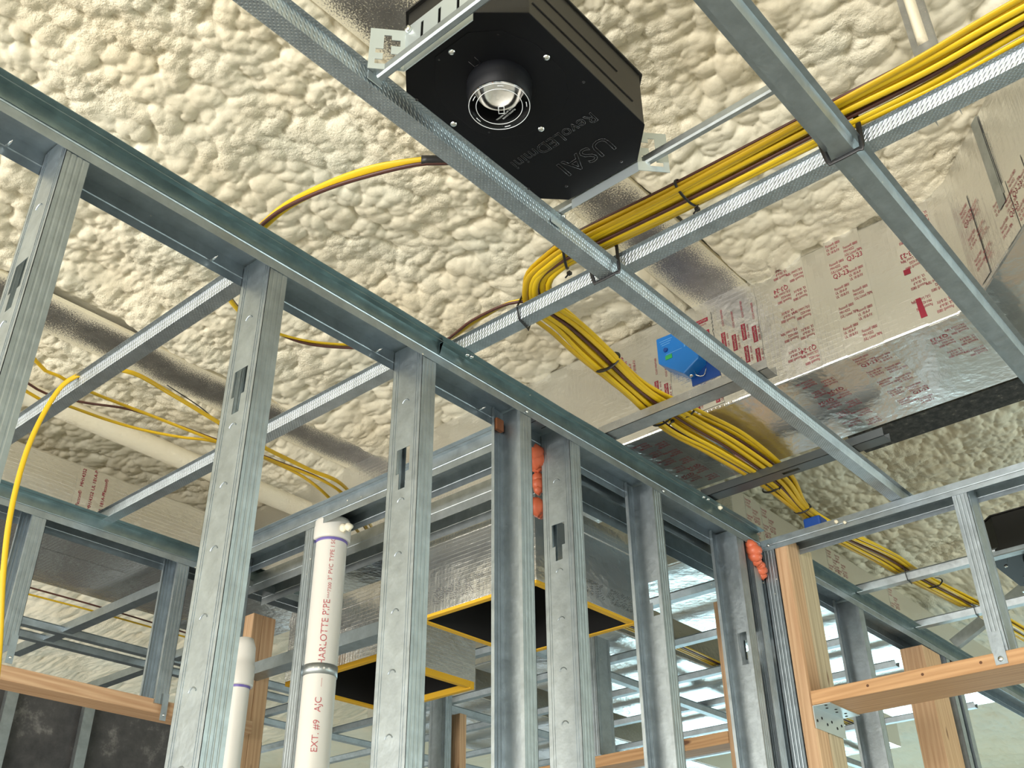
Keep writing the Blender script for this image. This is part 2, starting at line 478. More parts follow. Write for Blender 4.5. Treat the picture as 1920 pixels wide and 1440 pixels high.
def angle(axis, a, b, c, leg, z, down, label, group='ceiling angles', m=None, wav=0.0):
    """L angle: horizontal leg from c to c+leg at height z, vertical leg of height down at c"""
    n = 40; t = .0012; v = []; f = []
    prof = [(0, -down), (0, 0), (leg * .45, .0), (leg * .5, .0008), (leg * .55, 0), (leg, 0), (leg, t), (math.copysign(t, leg), t), (math.copysign(t, leg), -down)]
    k = len(prof)
    for i in range(n + 1):
        s_ = a + (b - a) * i / n; dd = wav * (math.sin(i * .9) + math.sin(i * .37 + 1)) if wav else 0
        for p, q in prof:
            q2 = q + (dd if abs(p) > abs(leg) * .4 else 0)
            v.append((s_, c + p, z + q2) if axis == 'x' else (c + p, s_, z + q2))
    for i in range(n):
        for j in range(k): f.append((i * k + j, i * k + (j + 1) % k, (i + 1) * k + (j + 1) % k, (i + 1) * k + j))
    f += [tuple(range(k)), tuple(range(n * k, n * k + k))]
    return tag(MB().add(v, f).build('steel_angle', m or ANGM), label, 'angle', group)


def hat(axis, a, b, c, z, label, group='furring channels', m=None, depth=.022, name='furring_channel', face=.032, wide=.064):
    """hat channel, face down at height z, centred across at c"""
    pl = (lambda p, q, s_: (s_, p, q)) if axis == 'x' else (lambda p, q, s_: (p, s_, q))
    hf = face / 2; hw = wide / 2; T = .001
    pr = [(c - hw, z + depth), (c - hf - .006, z + depth), (c - hf, z), (c + hf, z), (c + hf + .006, z + depth), (c + hw, z + depth)]
    return tag(MB().sheet(pr, T, pl, a, b).build(name, m or GALVK), label, 'furring channel', group)


# ------------------------------------------------------------------ main partition (runs along x at y 1.35 .. 1.442)
Y0, Y1 = 1.35, 1.442
ZB, ZT = 1.228, 1.277
S = [(.463, 1, 'galvanised stud nearest the left edge, its top half in view', (.985,)),
     (.875, 1, 'wide galvanised stud right of the leftmost stud, keyhole at mid height', (.985,)),
     (1.279, 1, 'galvanised stud in front of the pipe with the red lettering, keyhole near its top', (.985,)),
     (1.598, -1, 'galvanised stud with a rusty clip at its top and its open side to the left', ()),
     (1.784, 1, 'galvanised stud in front of the large duct boot with a keyhole above the black opening', (.985,)),
     (2.140, -1, 'galvanised stud at the right corner of the large duct boot, open side to the left', (.955,)),
     (2.575, -1, 'galvanised stud just left of the orange sealant and the dark corner stud', (.925,))]
for i, (x, op, lab, hl) in enumerate(S):
    s_ = stud(x, Y0 + .0015, Y1 - .0015, -1.5, ZT - .004, op, lab, hl, 'studs of the long partition')
    if i == 3:
        MB().box(1.604, 1.628, 1.428, 1.438, 1.215, 1.245).build('rusty_clip', mat('rusted_steel', (.22, .08, .03), .7), s_)

# corner stud behind the sealant
stud(2.655, Y0 + .0015, Y1 - .0015, -1.5, ZT - .004, 1, 'dark galvanised corner stud below the orange sealant', (.915,), 'studs of the long partition')

tr = track('x', -.6, 2.718, Y0, Y1, ZB, ZT, 'long galvanised top track running from upper left to the corner', 'top tracks')
for x, y in ((.40, 1.437), (.80, 1.437), (1.22, 1.437), (1.55, 1.437)):
    MB().lathe([(.0001, .022), (.0022, .016), (.0028, 0), (.0001, 0)], (x, y, 1.245), (0, -1, 0), 8).build('screw_tip', SCREW, tr, True)
for x in (1.62, 2.19):
    screw(tr, (x, Y0 - .0012, 1.236), (0, -1, 0), .004)
pb = MB()
for s_, x in (('CD-PATENTS.COM INTERTEK CCRR', .455), ('CO PRODUCTS STEEL', .62)):
    letters(pb, s_, (x, 1.392, ZT - .0035), (-1, 0, 0), (0, 1, 0), .011)
letters(pb, 'L. 1', (1.76, 1.392, ZT - .0035), (-1, 0, 0), (0, 1, 0), .035)
pb.build('printing', INK, tr)

for a, b, lab in ((-.6, 1.338, 'dark ceiling angle along the top of the long partition, left length'),
                  (1.325, 2.70, 'dark ceiling angle along the top of the long partition, right length')):
    la = angle('x', a, b, Y0 - .0005 - (.0014 if a > 1 else 0), -.028, 1.280 - (.0014 if a > 1 else 0), .028, lab, 'room side ceiling angles', wav=.0006)
    if a > 1:
        for x, y in ((1.397, 1.332), (1.409, 1.330)): screw(la, (x, y, 1.2785), (0, 0, -1), .005)
        for x, y in ((2.375, 1.332), (2.395, 1.330)): screw(la, (x, y, 1.2785), (0, 0, -1), .005)
angle('x', -.6, 2.65, Y1 + .0005, .046, 1.272, .020, 'bright ceiling angle on the far side of the long partition', 'far side ceiling angles', m=GALV)

# second track of the chase wall behind, from the crossing wall to the corner
track('x', 1.80, 2.95, 1.470, 1.572, 1.222, 1.300, 'deep galvanised track of the wall just behind the long partition', 'top tracks')
angle('x', 1.80, 2.95, 1.5725, .040, 1.262, .020, 'bright angle on the deep track beside the foil duct', 'far side ceiling angles', m=GALV)

# crossing wall behind (runs along y at x 1.695 .. 1.787)
hx = track('y', 1.475, 2.78, 1.695, 1.787, 1.225, 1.272, 'galvanised top track of the crossing wall above the pipe with red lettering', 'top tracks')
angle('y', 1.475, 2.78, 1.6945, -.030, 1.274, .026, 'galvanised ceiling angle above the pipe with red lettering', 'room side ceiling angles', m=GALV)
track('y', 1.60, 2.78, 1.86, 1.95, 1.200, 1.262, 'dull inner track between the pipe and the two duct boots', 'top tracks', m=GALVD)
stud(2.205, 1.6965, 1.7855, -1.5, 1.268, 1, 'galvanised stud close behind the pipe with red lettering', (), 'studs of the crossing wall', along='y')
stud(2.62, 1.6965, 1.7855, -1.5, 1.268, 1, 'galvanised stud hidden behind the capped pipe at lower left', (), 'studs of the crossing wall', along='y')

# ------------------------------------------------------------------ back wall with an opening (runs along x at y 2.71 .. 2.80)
track('x', .55, 2.30, 2.712, 2.804, 1.222, 1.272, 'galvanised top track above the opening at lower left', 'top tracks')
angle('x', .55, 2.30, 2.7115, -.034, 1.274, .030, 'dark ceiling angle above the opening at lower left', 'room side ceiling angles')
for x, lab, hz in ((1.120, 'short hanging stud beside the dangling yellow cable', .86), (1.585, 'short hanging stud on the right end of the wooden lintel', .80)):
    c_ = stud(x, 2.7135, 2.8025, hz, 1.268, -1, lab, (), 'short studs over the opening', marks=False)
    MB().box(x + .022, x + FL, 2.709, 2.711, hz - .045, hz + .03).build('tab', GALV, c_)
    screw(c_, (x + .032, 2.708, hz - .03), (0, -1, 0), .004)
tag(MB().box(.75, 1.93, 2.72, 2.81, .775, .813).build('wooden_lintel', WOODX, bevel=.002), 'flat wooden lintel across the opening at lower left', 'lumber', 'wooden lintels')
lp = empty('wooden_post', (1.99, 2.80, -1.5), 'wooden jamb post left of the pipe with red lettering', 'lumber')
MB().box(1.940, 1.978, 2.800, 2.889, -1.5, 1.178).build('jack', WOODZ, lp, bevel=.002)
MB().box(1.979, 2.030, 2.800, 2.889, -1.5, 1.178).build('king', WOODZ, lp, bevel=.002)

# ------------------------------------------------------------------ right wall with an opening (runs along y at x 2.72 .. 2.812)
XR0, XR1 = 2.720, 2.812
rt = track('y', -.8, 1.352, XR0, XR1, 1.222, 1.258, 'mottled galvanised top track over the right opening', 'top tracks')
screw(rt, (XR0 - .001, 1.325, 1.238), (-1, 0, 0), .005)
track('x', 2.818, 5.6, Y0, Y1, ZB, ZT, 'galvanised top track seen through the right opening', 'top tracks')
ar = angle('x', 2.818, 5.6, Y0 - .0005, -.028, 1.280, .028, 'dark ceiling angle seen through the right opening', 'room side ceiling angles')
stud(1.309, XR0 + .0015, XR1 - .0015, -1.5, 1.255, 1, 'galvanised jamb stud against the wooden post on its right', (), 'studs of the right wall', along='y', marks=False)
wp = empty('wooden_post', (2.78, 1.27, -1.5), 'doubled wooden post holding up the right header', 'lumber')


def chamfer(x0, x1, y0, y1, z0, z1, ch, name, m):
    MB().prism([(x0, y1), (x0, y0 + ch * .4), (x0 + ch * .8, y0), (x1 - ch, y0), (x1, y0 + ch), (x1, y1)], z0, z1).build(name, m, wp, bevel=.0012)


chamfer(2.722, 2.804, 1.268, 1.307, -1.5, 1.252, .010, 'front_board', WOODZ)
chamfer(2.8055, 2.902, 1.270, 1.307, -1.5, 1.252, .010, 'back_board', WOODZG)
hd = tag(MB().box(2.717, 2.900, -.6, 1.2655, .7505, .7885).build('wooden_header', WOODY, bevel=.0015), 'flat wooden header at the right edge carrying the short stud', 'lumber')
for y in (1.10, .95, .80, .62): MB().lathe([(.0001, .0006), (.004, .0004), (.004, 0)], (2.717, y, .772), (-1, 0, 0), 8).build('knot', mat('wood_knot', (.12, .05, .02), .7), hd)
br = empty('angle_bracket', (2.80, 1.235, .69), 'perforated steel angle bracket under the right header', 'bracket')
b1 = MB().box(2.722, 2.905, 1.2655, 1.2675, .690, .7500).box(2.722, 2.905, 1.215, 1.2655, .7482, .7502).build('plate', ZINC, br)
for i in range(6):
    MB().lathe([(.0001, .0006), (.004, .0006), (.004, 0)], (2.735 + .03 * i, 1.2653, .712 + .012 * (i % 2)), (0, -1, 0), 10).build('bolt_hole', CHARCOAL, br)
    MB().lathe([(.0001, .0006), (.004, .0006), (.004, 0)], (2.735 + .03 * i, 1.234 + .012 * (i % 2), .748), (0, 0, -1), 10).build('bolt_hole', CHARCOAL, br)
cs = stud(.728, XR0 + .0015, XR1 - .0015, .790, 1.255, 1, 'short hanging stud standing on the right wooden header', (), 'studs of the right wall', along='y', marks=False)
MB().box(XR0 - .006, XR0 - .004, .735, .765, .757, .84).build('tab', GALV, cs); screw(cs, (XR0 - .007, .750, .770), (-1, 0, 0), .007)
MB().box(XR0 - .004, XR0 + .0005, .735, .765, .80, .84).build('tab_stiffener', GALV, cs)

stud(1.353, XR0 + .0015, XR1 - .0015, -1.5, 1.215, 1, 'galvanised stud closing the corner below the orange sealant', (), 'studs of the right wall', along='y', marks=False)

# things seen through the right opening
stud(3.385, Y0 + .0015, Y1 - .0015, .62, ZT - .004, -1, 'dark galvanised stud seen through the right opening', (), 'studs of the long partition')
tag(MB().box(3.93, 4.10, 1.352, 1.440, -1.5, 1.226).build('wooden_post', WOODZ, bevel=.002), 'tall wooden post below the right header, far side', 'lumber')
tag(MB().box(2.95, 3.93, 1.352, 1.440, .56, .60).build('wooden_plate', WOODX, bevel=.002), 'wooden plate low at the bottom right behind the doubled post', 'lumber')
stud(4.16, Y0 + .0015, Y1 - .0015, -1.5, ZT - .004, 1, 'galvanised stud right of the far wooden post', (.6,), 'studs of the long partition')
stud(4.24, Y0 + .0015, Y1 - .0015, -1.5, ZT - .004, -1, 'second galvanised stud right of the far wooden post', (), 'studs of the long partition')

# ------------------------------------------------------------------ ceiling grid
ZA, ZM = 1.259, 1.2815
a1 = hat('x', -.4, 2.79, .917, ZA, 'long knurled furring channel under the black light', 'lower furring channels')
hat('x', -.4, 2.79, .412, ZA, 'smooth furring channel crossing the top right of the cable bundle', 'lower furring channels', m=GALV)
hat('y', -.6, 1.345, 1.391, ZM, 'furring channel beside the cable bundle, run up to the right edge', 'upper furring channels')
h1 = hat('y', 1.46, 2.74, .905, ZM - .008, 'bright furring channel under the loop of dangling cable', 'back room furring channels')
screw(h1, (.905, 1.475, ZM - .008), r=.006)
h2 = hat('y', 1.46, 2.74, 1.333, ZM - .008, 'furring channel behind the second stud tied to loose cables', 'back room furring channels')
screw(h2, (1.333, 1.478, ZM - .008), r=.006)
for x0_, x1_, a, b, lab, m in ((1.900, 1.946, .862, 1.345, 'speckled channel under the duct below the blue actuator', SPRAYL),
                        (2.386, 2.430, .80, 1.345, 'slotted channel under the duct above the right corner', mat('dark_channel_steel', (.16, .18, .19), .4, 1.0))):
    u = MB(); pl = lambda p, q, s_: (p, s_, q); zb_ = ZM + .003; zt_ = 1.309; xm = (x0_ + x1_) / 2
    u.sheet([(x0_, zt_), (x0_, zb_)], .0014, pl, a, b); u.sheet([(x1_, zb_), (x1_, zt_)], .0014, pl, a, b)
    sl_ = (1.05, 1.10) if x0_ > 2 else (9, 9.1)
    u.plate([x0_, xm - .007, xm + .007, x1_], sorted([a, b] + ([1.05, 1.10] if x0_ > 2 else [])), lambda p, q: abs(p - xm) < .006 and sl_[0] < q < sl_[1],
            lambda p0, p1, q0, q1: u.box(p0, p1, q0, q1, zb_, zb_ + .0014))
    tag(u.build('carrier_channel', m), lab, 'channel', 'carrier channels under the duct')
for x, a, b, lab in ((3.02, -.4, 1.345, 'first furring channel behind the right header'),
                     (3.40, -.4, 1.345, 'furring channel with a black tie, seen through the right opening'),
                     (3.90, -.4, 1.345, 'farther furring channel with a black tie, seen through the right opening')):
    if x > 3.1: hat('y', a, b, x, ZM - .004, lab, 'right room furring channels', m=GALVD)
for i, x in enumerate((3.02, 3.46, 3.885, 4.31, 4.75, 5.2)):
    hat('y', 1.60, 6.2, x, ZM - .006, ('first', 'second', 'third', 'fourth', 'fifth', 'sixth')[i] + ' furring channel behind the right half of the long partition, counted from the boot', 'far room furring channels', m=GALV)
for i, y in enumerate((2.55, 3.4, 4.2)):
    hat('x', 2.7, 6.5, y, ZA - .006, ('nearest', 'middle', 'farthest')[i] + ' cross channel under the far room furring channels', 'far room cross channels', m=GALV)
for i, (x, a, b) in enumerate(((1.76, 2.95, 4.1), (2.22, 3.4, 4.55))):
    tag(MB().plate([x - .003, x + .003], [0, 1], lambda p, q: True, None).sheet([(x - .02, 1.30), (x - .02, 1.268), (x + .02, 1.268), (x + .02, 1.30)], .0012, lambda p, q, s_: (p, s_, q), a, b)
        .build('brace_channel', GALV), ('upper', 'lower')[i] + ' sloping brace channel seen through the opening at lower left', 'channel', 'brace channels')
for i, y in enumerate((3.72, 3.86)):
    hat('x', .9, 2.9, y, 1.262, ('near', 'far')[i] + ' furring channel behind the brace channels at lower left', 'far left furring channels', m=GALV)

# ------------------------------------------------------------------ joists and steel in the foam
for i, (jy, lab) in enumerate(zip(JY, ('speckled steel joist strip in the foam behind the black light', 'speckled steel joist strip in the foam above the loose cables'))):
    tag(MB().box(.2, 2.5, jy - .085, jy + .085, 1.70, 1.712).box(.2, 2.5, jy - .004, jy + .004, 1.712, 2.05).build('steel_joist', SPRAY), lab, 'joist', 'joists in the foam')
tag(MB().box(3.02, 3.16, -.6, 1.13, 1.66, 1.76).build('steel_beam', BEAMM), 'dark steel beam edge behind the foil duct at right', 'beam')
hs = MB(); hs.sheet([(1.446, .239), (1.446, .280), (1.462, .280)], .0012, lambda p, q, s_: (p, q, s_), 1.319, 1.80)
hs.sheet([(1.462, .239), (1.446, .239)], .0012, lambda p, q, s_: (p, q, s_), 1.319, 1.80)
hs = tag(hs.build('hanger_strip', SPRAYL), 'foam dusted steel hanger strip sticking down at the top right', 'hanger')
MB().tube(spline([(1.450, .2595, 1.50), (1.450, .2595, 1.56), (1.450, .2595, 1.78)], .02), 0, 14, (.0225, .010), (0, 1, 0)).build('foam_coating', FOAM, hs, True)
bc = MB(); A_ = Vector((4.25, 1.33, 1.285)); B_ = Vector((4.30, 1.02, 1.46)); sd = Vector((.035, 0, 0)); up_ = Vector((0, .02, .036))
for p0_, q_ in ((A_, sd), (A_, up_)):
    d_ = B_ - A_; nn_ = q_.normalized().cross(d_.normalized()) * .0012; v_ = [p0_, p0_ + q_, p0_ + q_ + d_, p0_ + d_]
    bc.add([tuple(x) for x in v_] + [tuple(x + nn_) for x in v_], [(0, 1, 2, 3), (7, 6, 5, 4), (0, 4, 5, 1), (1, 5, 6, 2), (2, 6, 7, 3), (3, 7, 4, 0)])
tag(bc.build('diagonal_brace', GALVD), 'diagonal steel brace rising from the far end of the track in the right opening', 'brace')

# ------------------------------------------------------------------ ducts
LINES1 = ('Fasson\u00ae 0800', 'UL 181A-P', 'UL 181B-FX'); LINES2 = ('Fasson\u00ae 0800', 'MH14352', '\u24ca Listed 78P6')


def strip_text(mb, org, u, v, length, seedk, size=.0112, qtr='Q3-23', cols=2):
    """printed blocks of one tape strip in staggered columns; rows advance along -v"""
    org = Vector(org); u = Vector(u).normalized(); v = Vector(v).normalized()
    for c_ in range(cols):
        p = .002 + .026 * c_; k = seedk + c_
        while p < length - .034:
            L_ = LINES1 if k % 2 == 0 else LINES2
            for i, t_ in enumerate(L_):
                letters(mb, t_.replace('\u24ca', '(UL)'), org + u * (.043 * c_) - v * (p + .0118 * (i + 1)), u, v, size, xs=.60)
            p += .038
            if k % 4 == 1 and p < length - .05:
                letters(mb, qtr, org + u * (.043 * c_ + .003) - v * (p + .015), u, v, size * 1.75, xs=.8); p += .016
            p += .022; k += 1


def quad(o_, u, v, lu, lv, n, off=.0004, wob=0, seg=14):
    """a thin strip lying on a surface"""
    o_, u, v, n = Vector(o_), Vector(u), Vector(v), Vector(n); mb = MB(); vv = []; ff = []
    for i in range(seg + 1):
        e = wob * random.uniform(-1, 1); e2 = wob * random.uniform(-1, 1)
        for a, ee in ((0, e), (1, e2)): vv.append(tuple(o_ + u * (lu * a + ee) + v * (lv * i / seg) + n * off))
    for i in range(seg): ff.append((2 * i, 2 * i + 1, 2 * i + 3, 2 * i + 2))
    return mb.add(vv, ff)


DX0, DX1, DZ0, DZ1 = 2.10, 2.47, 1.36, 1.705
du = empty('foil_duct', (2.28, 1.5, DZ0), 'wide foil faced duct crossing the right half, printed in red', 'duct')
poly = [(DX0, 3.6), (DX0, .475), (2.07, .425), (1.45, -.115), (1.75, -.46), (2.47, .165), (DX1, 3.6)]
MB().prism(poly, DZ0, DZ1).build('duct_board', FOIL, du, bevel=.006)
NX = (-1, 0, 0); NZ = (0, 0, -1)
for k, (ya, wd, ori, q) in enumerate(((.655, .092, 1, 'Q3-23'), (.81, .094, -1, 'Q3-24'), (.480, .07, -1, 'Q3-23'))):
    t_ = quad((DX0, ya, DZ0 + .004), (0, 1, 0), (0, 0, 1), wd, .36, NX, wob=.0008).build('tape', TAPE, du)
    pm = MB()
    if ori > 0: strip_text(pm, (DX0 - .0005, ya + wd - .004, 1.705), (0, -1, 0), (0, 0, 1), .335, k, qtr=q)
    else: strip_text(pm, (DX0 - .0005, ya + .004, 1.375), (0, 1, 0), (0, 0, -1), .33, k, qtr=q)
    pm.build('printing', RED, t_)
    lb = (.33, .35, .20)[k]
    t_ = quad((DX0 + .004, ya, DZ0), (0, 1, 0), (1, 0, 0), wd, lb, NZ, wob=.001).build('tape', TAPE, du)
    pm = MB()
    if ori > 0: strip_text(pm, (DX0 + .01, ya + wd - .004, DZ0 - .0005), (0, -1, 0), (-1, 0, 0), lb - .01, k + 1, qtr=q)
    else: strip_text(pm, (DX0 + lb, ya + .004, DZ0 - .0005), (0, 1, 0), (1, 0, 0), lb - .01, k + 1, qtr=q)
    pm.build('printing', RED, t_)
for k, (ya, wd) in enumerate(((1.30, .10), (1.42, .09))):       # tape on the underside above the bundle
    t_ = quad((DX0 + .006, ya, DZ0), (0, 1, 0), (1, 0, 0), wd, .34, NZ, wob=.001).build('tape', TAPE, du); pm = MB()
    strip_text(pm, (DX0 + .345, ya + .006, DZ0 - .0005), (0, 1, 0), (1, 0, 0), .33, k, qtr='Q3-24'); pm.build('printing', RED, t_)
# red index marks on the tape
MB().add([(DX0 - .001, .545, 1.385), (DX0 - .001, .560, 1.385), (DX0 - .001, .562, 1.44), (DX0 - .001, .550, 1.44)], [(0, 1, 2, 3)]).build('red_mark', RED, du)
MB().add([(DX0 - .001, .556, 1.515), (DX0 - .001, .572, 1.515), (DX0 - .001, .572, 1.53), (DX0 - .001, .556, 1.53)], [(0, 1, 2, 3)]).build('red_mark', RED, du)
# tape patches round the actuator, printed in several directions
for k, (ya, za, wd, ht, ori) in enumerate(((1.235, 1.37, .085, .26, 0), (.955, 1.43, .125, .23, 0), (1.085, 1.37, .10, .10, 0), (1.09, 1.57, .13, .09, 1))):
    t_ = quad((DX0 - .0006 - .0003 * k, ya, za), (0, 1, 0), (0, 0, 1), wd, ht, NX, wob=.002).build('tape', TAPE, du); pm = MB(); wm = MB(); xo = DX0 - .0014 - .0003 * k
    if ori:
        spots = [((xo, ya + wd - .006 - .064 * i, za + ht - .026 - .040 * j), (0, -1, 0), (0, 0, 1)) for i in range(2) for j in range(2)]
    else:
        spots = [((xo, ya + .010 + .030 * i, za + .006 + .070 * j + .020 * (i % 2)), (0, 0, 1), (0, 1, 0)) for i in range(int(wd / .030)) for j in range(3)]
    for n_, (p, u_, v_) in enumerate(spots):
        p, u_, v_ = Vector(p), Vector(u_), Vector(v_)
        if not ori and (p + u_ * .05).z > za + ht: continue
        if ori or n_ % 3 != 2:
            pm.add([tuple(p + u_ * a_ + v_ * b_) for a_, b_ in ((0, 0), (.050, 0), (.050, .0125), (0, .0125))], [(0, 1, 2, 3)])
            letters(wm, 'VentureTape', p + u_ * .002 + v_ * .003 + Vector((-.0004, 0, 0)), u_, v_, .0098, xs=.86)
            letters(pm, '1581A', p - v_ * .0085, u_, v_, .008, xs=.9); letters(pm, '181B-FX', p + u_ * .024 - v_ * .0085, u_, v_, .007, xs=.8)
        else: letters(pm, 'COLD WEATHER', p, u_, v_, .0078, xs=.9)
    o_ = pm.build('printing', RED, t_); wm.build('reversed_letters', TAPE, t_)
pm = MB(); letters(pm, 'Q2-2', (DX0 - .001, 1.53, 1.40), (0, -1, 0), (0, 0, 1), .022)
letters(pm, 'Q3-23', (DX0 - .001, 1.385, 1.585), (0, 0, 1), (0, 1, 0), .022)
for i in range(3): letters(pm, ('Fasson\u00ae 0800', 'UL 181A-P', 'UL 181B-FX')[i], (DX0 - .001, 1.345 + .014 * (2 - i), 1.56), (0, 0, 1), (0, 1, 0), .011)
pm.build('printing', RED, du)
# branch face at 45 degrees: tape and print
e1 = Vector((.07, .06, 0)).normalized(); nb = Vector((-.65, .757, 0)).normalized()
bo = Vector((2.07, .425, 0))
U1 = Vector((-.754, -.657, 0)); NB = Vector((-.657, .754, 0))
NBo = Vector((-.657, .754, 0))
for k, s0 in enumerate((.16, .235)):
    p0 = bo + U1 * s0 + NBo * .0006 + Vector((0, 0, DZ0 + .002))
    t_ = quad(p0, U1, (0, 0, 1), .072, .13, NBo, off=.0008).build('tape', TAPE, du); pm = MB()
    strip_text(pm, p0 + U1 * .004 + Vector((0, 0, .125)) + NBo * .001, U1, (0, 0, 1), .12, k)
    pm.build('printing', RED, t_)
p0 = bo + U1 * .03 + Vector((0, 0, DZ0 + .01)) + NBo * .001
t_ = quad(p0, U1, (0, 0, 1), .05, .22, NBo, off=.0008).build('tape', TAPE, du); pm = MB()
strip_text(pm, p0 + U1 * .004 + Vector((0, 0, .21)) + NBo * .001, U1, (0, 0, 1), .2, 1); pm.build('printing', RED, t_)
MB().add([tuple(bo + U1 * a + NBo * .003 + Vector((0, 0, z))) for a, z in ((.185, 1.45), (.215, 1.45), (.215, 1.70), (.185, 1.70))], [(0, 1, 2, 3)]).add(
    [tuple(bo + U1 * a + NBo * .0031 + Vector((0, 0, z))) for a, z in ((.216, 1.47), (.219, 1.47), (.220, 1.64), (.2185, 1.64))], [(0, 1, 2, 3)]).build('strap', GALVD, du)

# blue actuator on the duct side
ac = empty('duct_actuator', (2.06, 1.18, 1.47), 'blue electronic actuator box screwed to the side of the printed duct', 'actuator')
AX = 2.10
MB().add([(x, y, z) for x in (AX - .045, AX) for y, z in ((1.243, 1.615), (1.243, 1.535), (1.168, 1.472), (1.120, 1.500), (1.118, 1.560), (1.165, 1.612))],
         [(0, 1, 2, 3, 4, 5), (11, 10, 9, 8, 7, 6)] + [(i, i + 6, (i + 1) % 6 + 6, (i + 1) % 6) for i in range(6)]).build('body', BLUE, ac, bevel=.003)
MB().box(AX - .004, AX - .001, 1.085, 1.170, 1.452, 1.56).build('mounting_plate', BLUED, ac)
MB().lathe([(.0001, .004), (.006, .004), (.007, 0)], (AX - .045, 1.215, 1.567), NX, 14).build('knob', BLUED, ac)
MB().box(AX - .0465, AX - .045, 1.197, 1.218, 1.535, 1.548).build('terminal', GREEN, ac)
MB().box(AX - .035, AX - .012, 1.1165, 1.118, 1.525, 1.552).build('sticker', PAPER, ac)
MB().tube(spline([(AX - .02, 1.150, 1.484), (AX - .022, 1.142, 1.466), (AX - .01, 1.130, 1.466), (AX - .004, 1.122, 1.49)], .006), .0018, 6).build('wire_clip', SCREW, ac, True)
screw(ac, (AX - .02, 1.160, 1.474), (-.2, 0, -1), .006)
pm = MB()
for i in range(3): pm.box(AX - .0456, AX - .0452, 1.192 + .004 * i, 1.232 - .003 * i, 1.598 - .007 * i, 1.600 - .007 * i)
for i in range(2): pm.box(AX - .0456, AX - .0452, 1.146 + .008 * i, 1.150 + .008 * i, 1.552, 1.586 - .004 * i)
pm.box(AX - .0456, AX - .0452, 1.165, 1.215, 1.551, 1.5525)
pm.build('worn_print', mat('pale_blue_ink', (.12, .34, .66), .5), ac)

# duct behind the long partition at right, with a blue cap
d2 = empty('foil_duct', (3.8, 1.8, DZ0), 'foil faced duct running behind the right end of the long partition', 'duct')
MB().box(2.86, 5.4, 1.50, 2.06, 1.335, 1.555).build('duct_board', FOIL, d2, bevel=.006)
pm = MB()
for x in (2.95, 3.06, 3.55, 3.62, 4.1):
    t_ = quad((x, 1.50, 1.34), (1, 0, 0), (0, 0, 1), .07, .21, (0, -1, 0)).build('tape', TAPE, d2); p2 = MB()
    strip_text(p2, (x + .004, 1.4992, 1.545), (1, 0, 0), (0, 0, 1), .2, 0); p2.build('printing', RED, t_)
tag(MB().box(2.745, 2.80, 1.16, 1.215, 1.262, 1.30).build('blue_cap', BLUED, bevel=.006), 'small blue fitting peeking over the right top track', 'fitting')
d3 = empty('foil_duct', (4.2, 2.6, DZ0), 'bright foil duct in the far room behind the wooden post', 'duct')
MB().box(3.25, 6.0, 2.30, 3.05, 1.335, 1.58).build('duct_board', FOIL, d3, bevel=.006)
d5 = empty('foil_duct', (4.6, 3.6, DZ0), 'farthest foil duct glimpsed between the right studs', 'duct')
MB().box(3.6, 7.0, 3.35, 4.1, 1.335, 1.6).build('duct_board', FOIL, d5, bevel=.006)
d4 = empty('foil_duct', (1.4, 3.27, DZ0), 'foil faced duct above the opening at lower left', 'duct')
MB().box(.70, 2.085, 3.03, 3.50, 1.345, 1.585).build('duct_board', FOIL, d4, bevel=.008)
t_ = quad((1.36, 3.03, 1.35), (1, 0, 0), (0, 0, 1), .13, .23, (0, -1, 0), wob=.004).build('tape', TAPE, d4); pm = MB()
for i in range(3):
    for j in range(3): letters(pm, ('UL 181A-P', 'Fasson\u00ae', 'MH14352')[(i + j) % 3], (1.372 + .04 * i + .012, 3.029, 1.37 + .07 * j), (0, 0, 1), (-1, 0, 0), .016)
pm.build('printing', RED, t_)
t_ = quad((1.28, 3.20, 1.345), (1, 0, 0), (0, 1, 0), .40, .06, NZ, wob=.002).build('tape', TAPE, d4); pm = MB()
for i in range(4): letters(pm, 'UL 181B-FX', (1.30 + .09 * i, 3.215, 1.3442), (1, 0, 0), (0, 1, 0), .018)
pm.build('printing', RED, t_)

# sprayed-over conduit beyond the joist
tag(MB().tube(spline([(.85, 2.80, 1.62), (1.3, 2.80, 1.615), (1.9, 2.79, 1.60), (2.3, 2.79, 1.60)], .05), .034, 16).build('sprayed_conduit', FOAM, smooth=True), 'smooth foam coated conduit above the loose cables', 'conduit')


def dotted(mb, s_, org, u, v, size, step=.006, r=.0011):
    """dot-matrix style print: dots along the letter outlines"""
    V, F, wd = text_geo(s_); o_, u, v = Vector(org), Vector(u).normalized(), Vector(v).normalized(); n = u.cross(v); E_ = {}; last = None
    for fc in F:
        for a_, b_ in zip(fc, fc[1:] + fc[:1]): E_[tuple(sorted((a_, b_)))] = E_.get(tuple(sorted((a_, b_))), 0) + 1
    for (a_, b_), c_ in E_.items():
        if c_ != 1: continue
        p, q = Vector(V[a_]) * size, Vector(V[b_]) * size; k = int((q - p).length / step)
        if k == 0 and last is not None and (p - last).length < step * .8: continue
        for i in range(max(k, 1)):
            m_ = p + (q - p) * ((i + .5) / max(k, 1)); last = m_; c = o_ + u * m_.x + v * m_.y + n * .0008
            mb.add([tuple(c + u * x * r + v * y * r) for x, y in ((-1, -1), (1, -1), (1, 1), (-1, 1))], [(0, 1, 2, 3)])


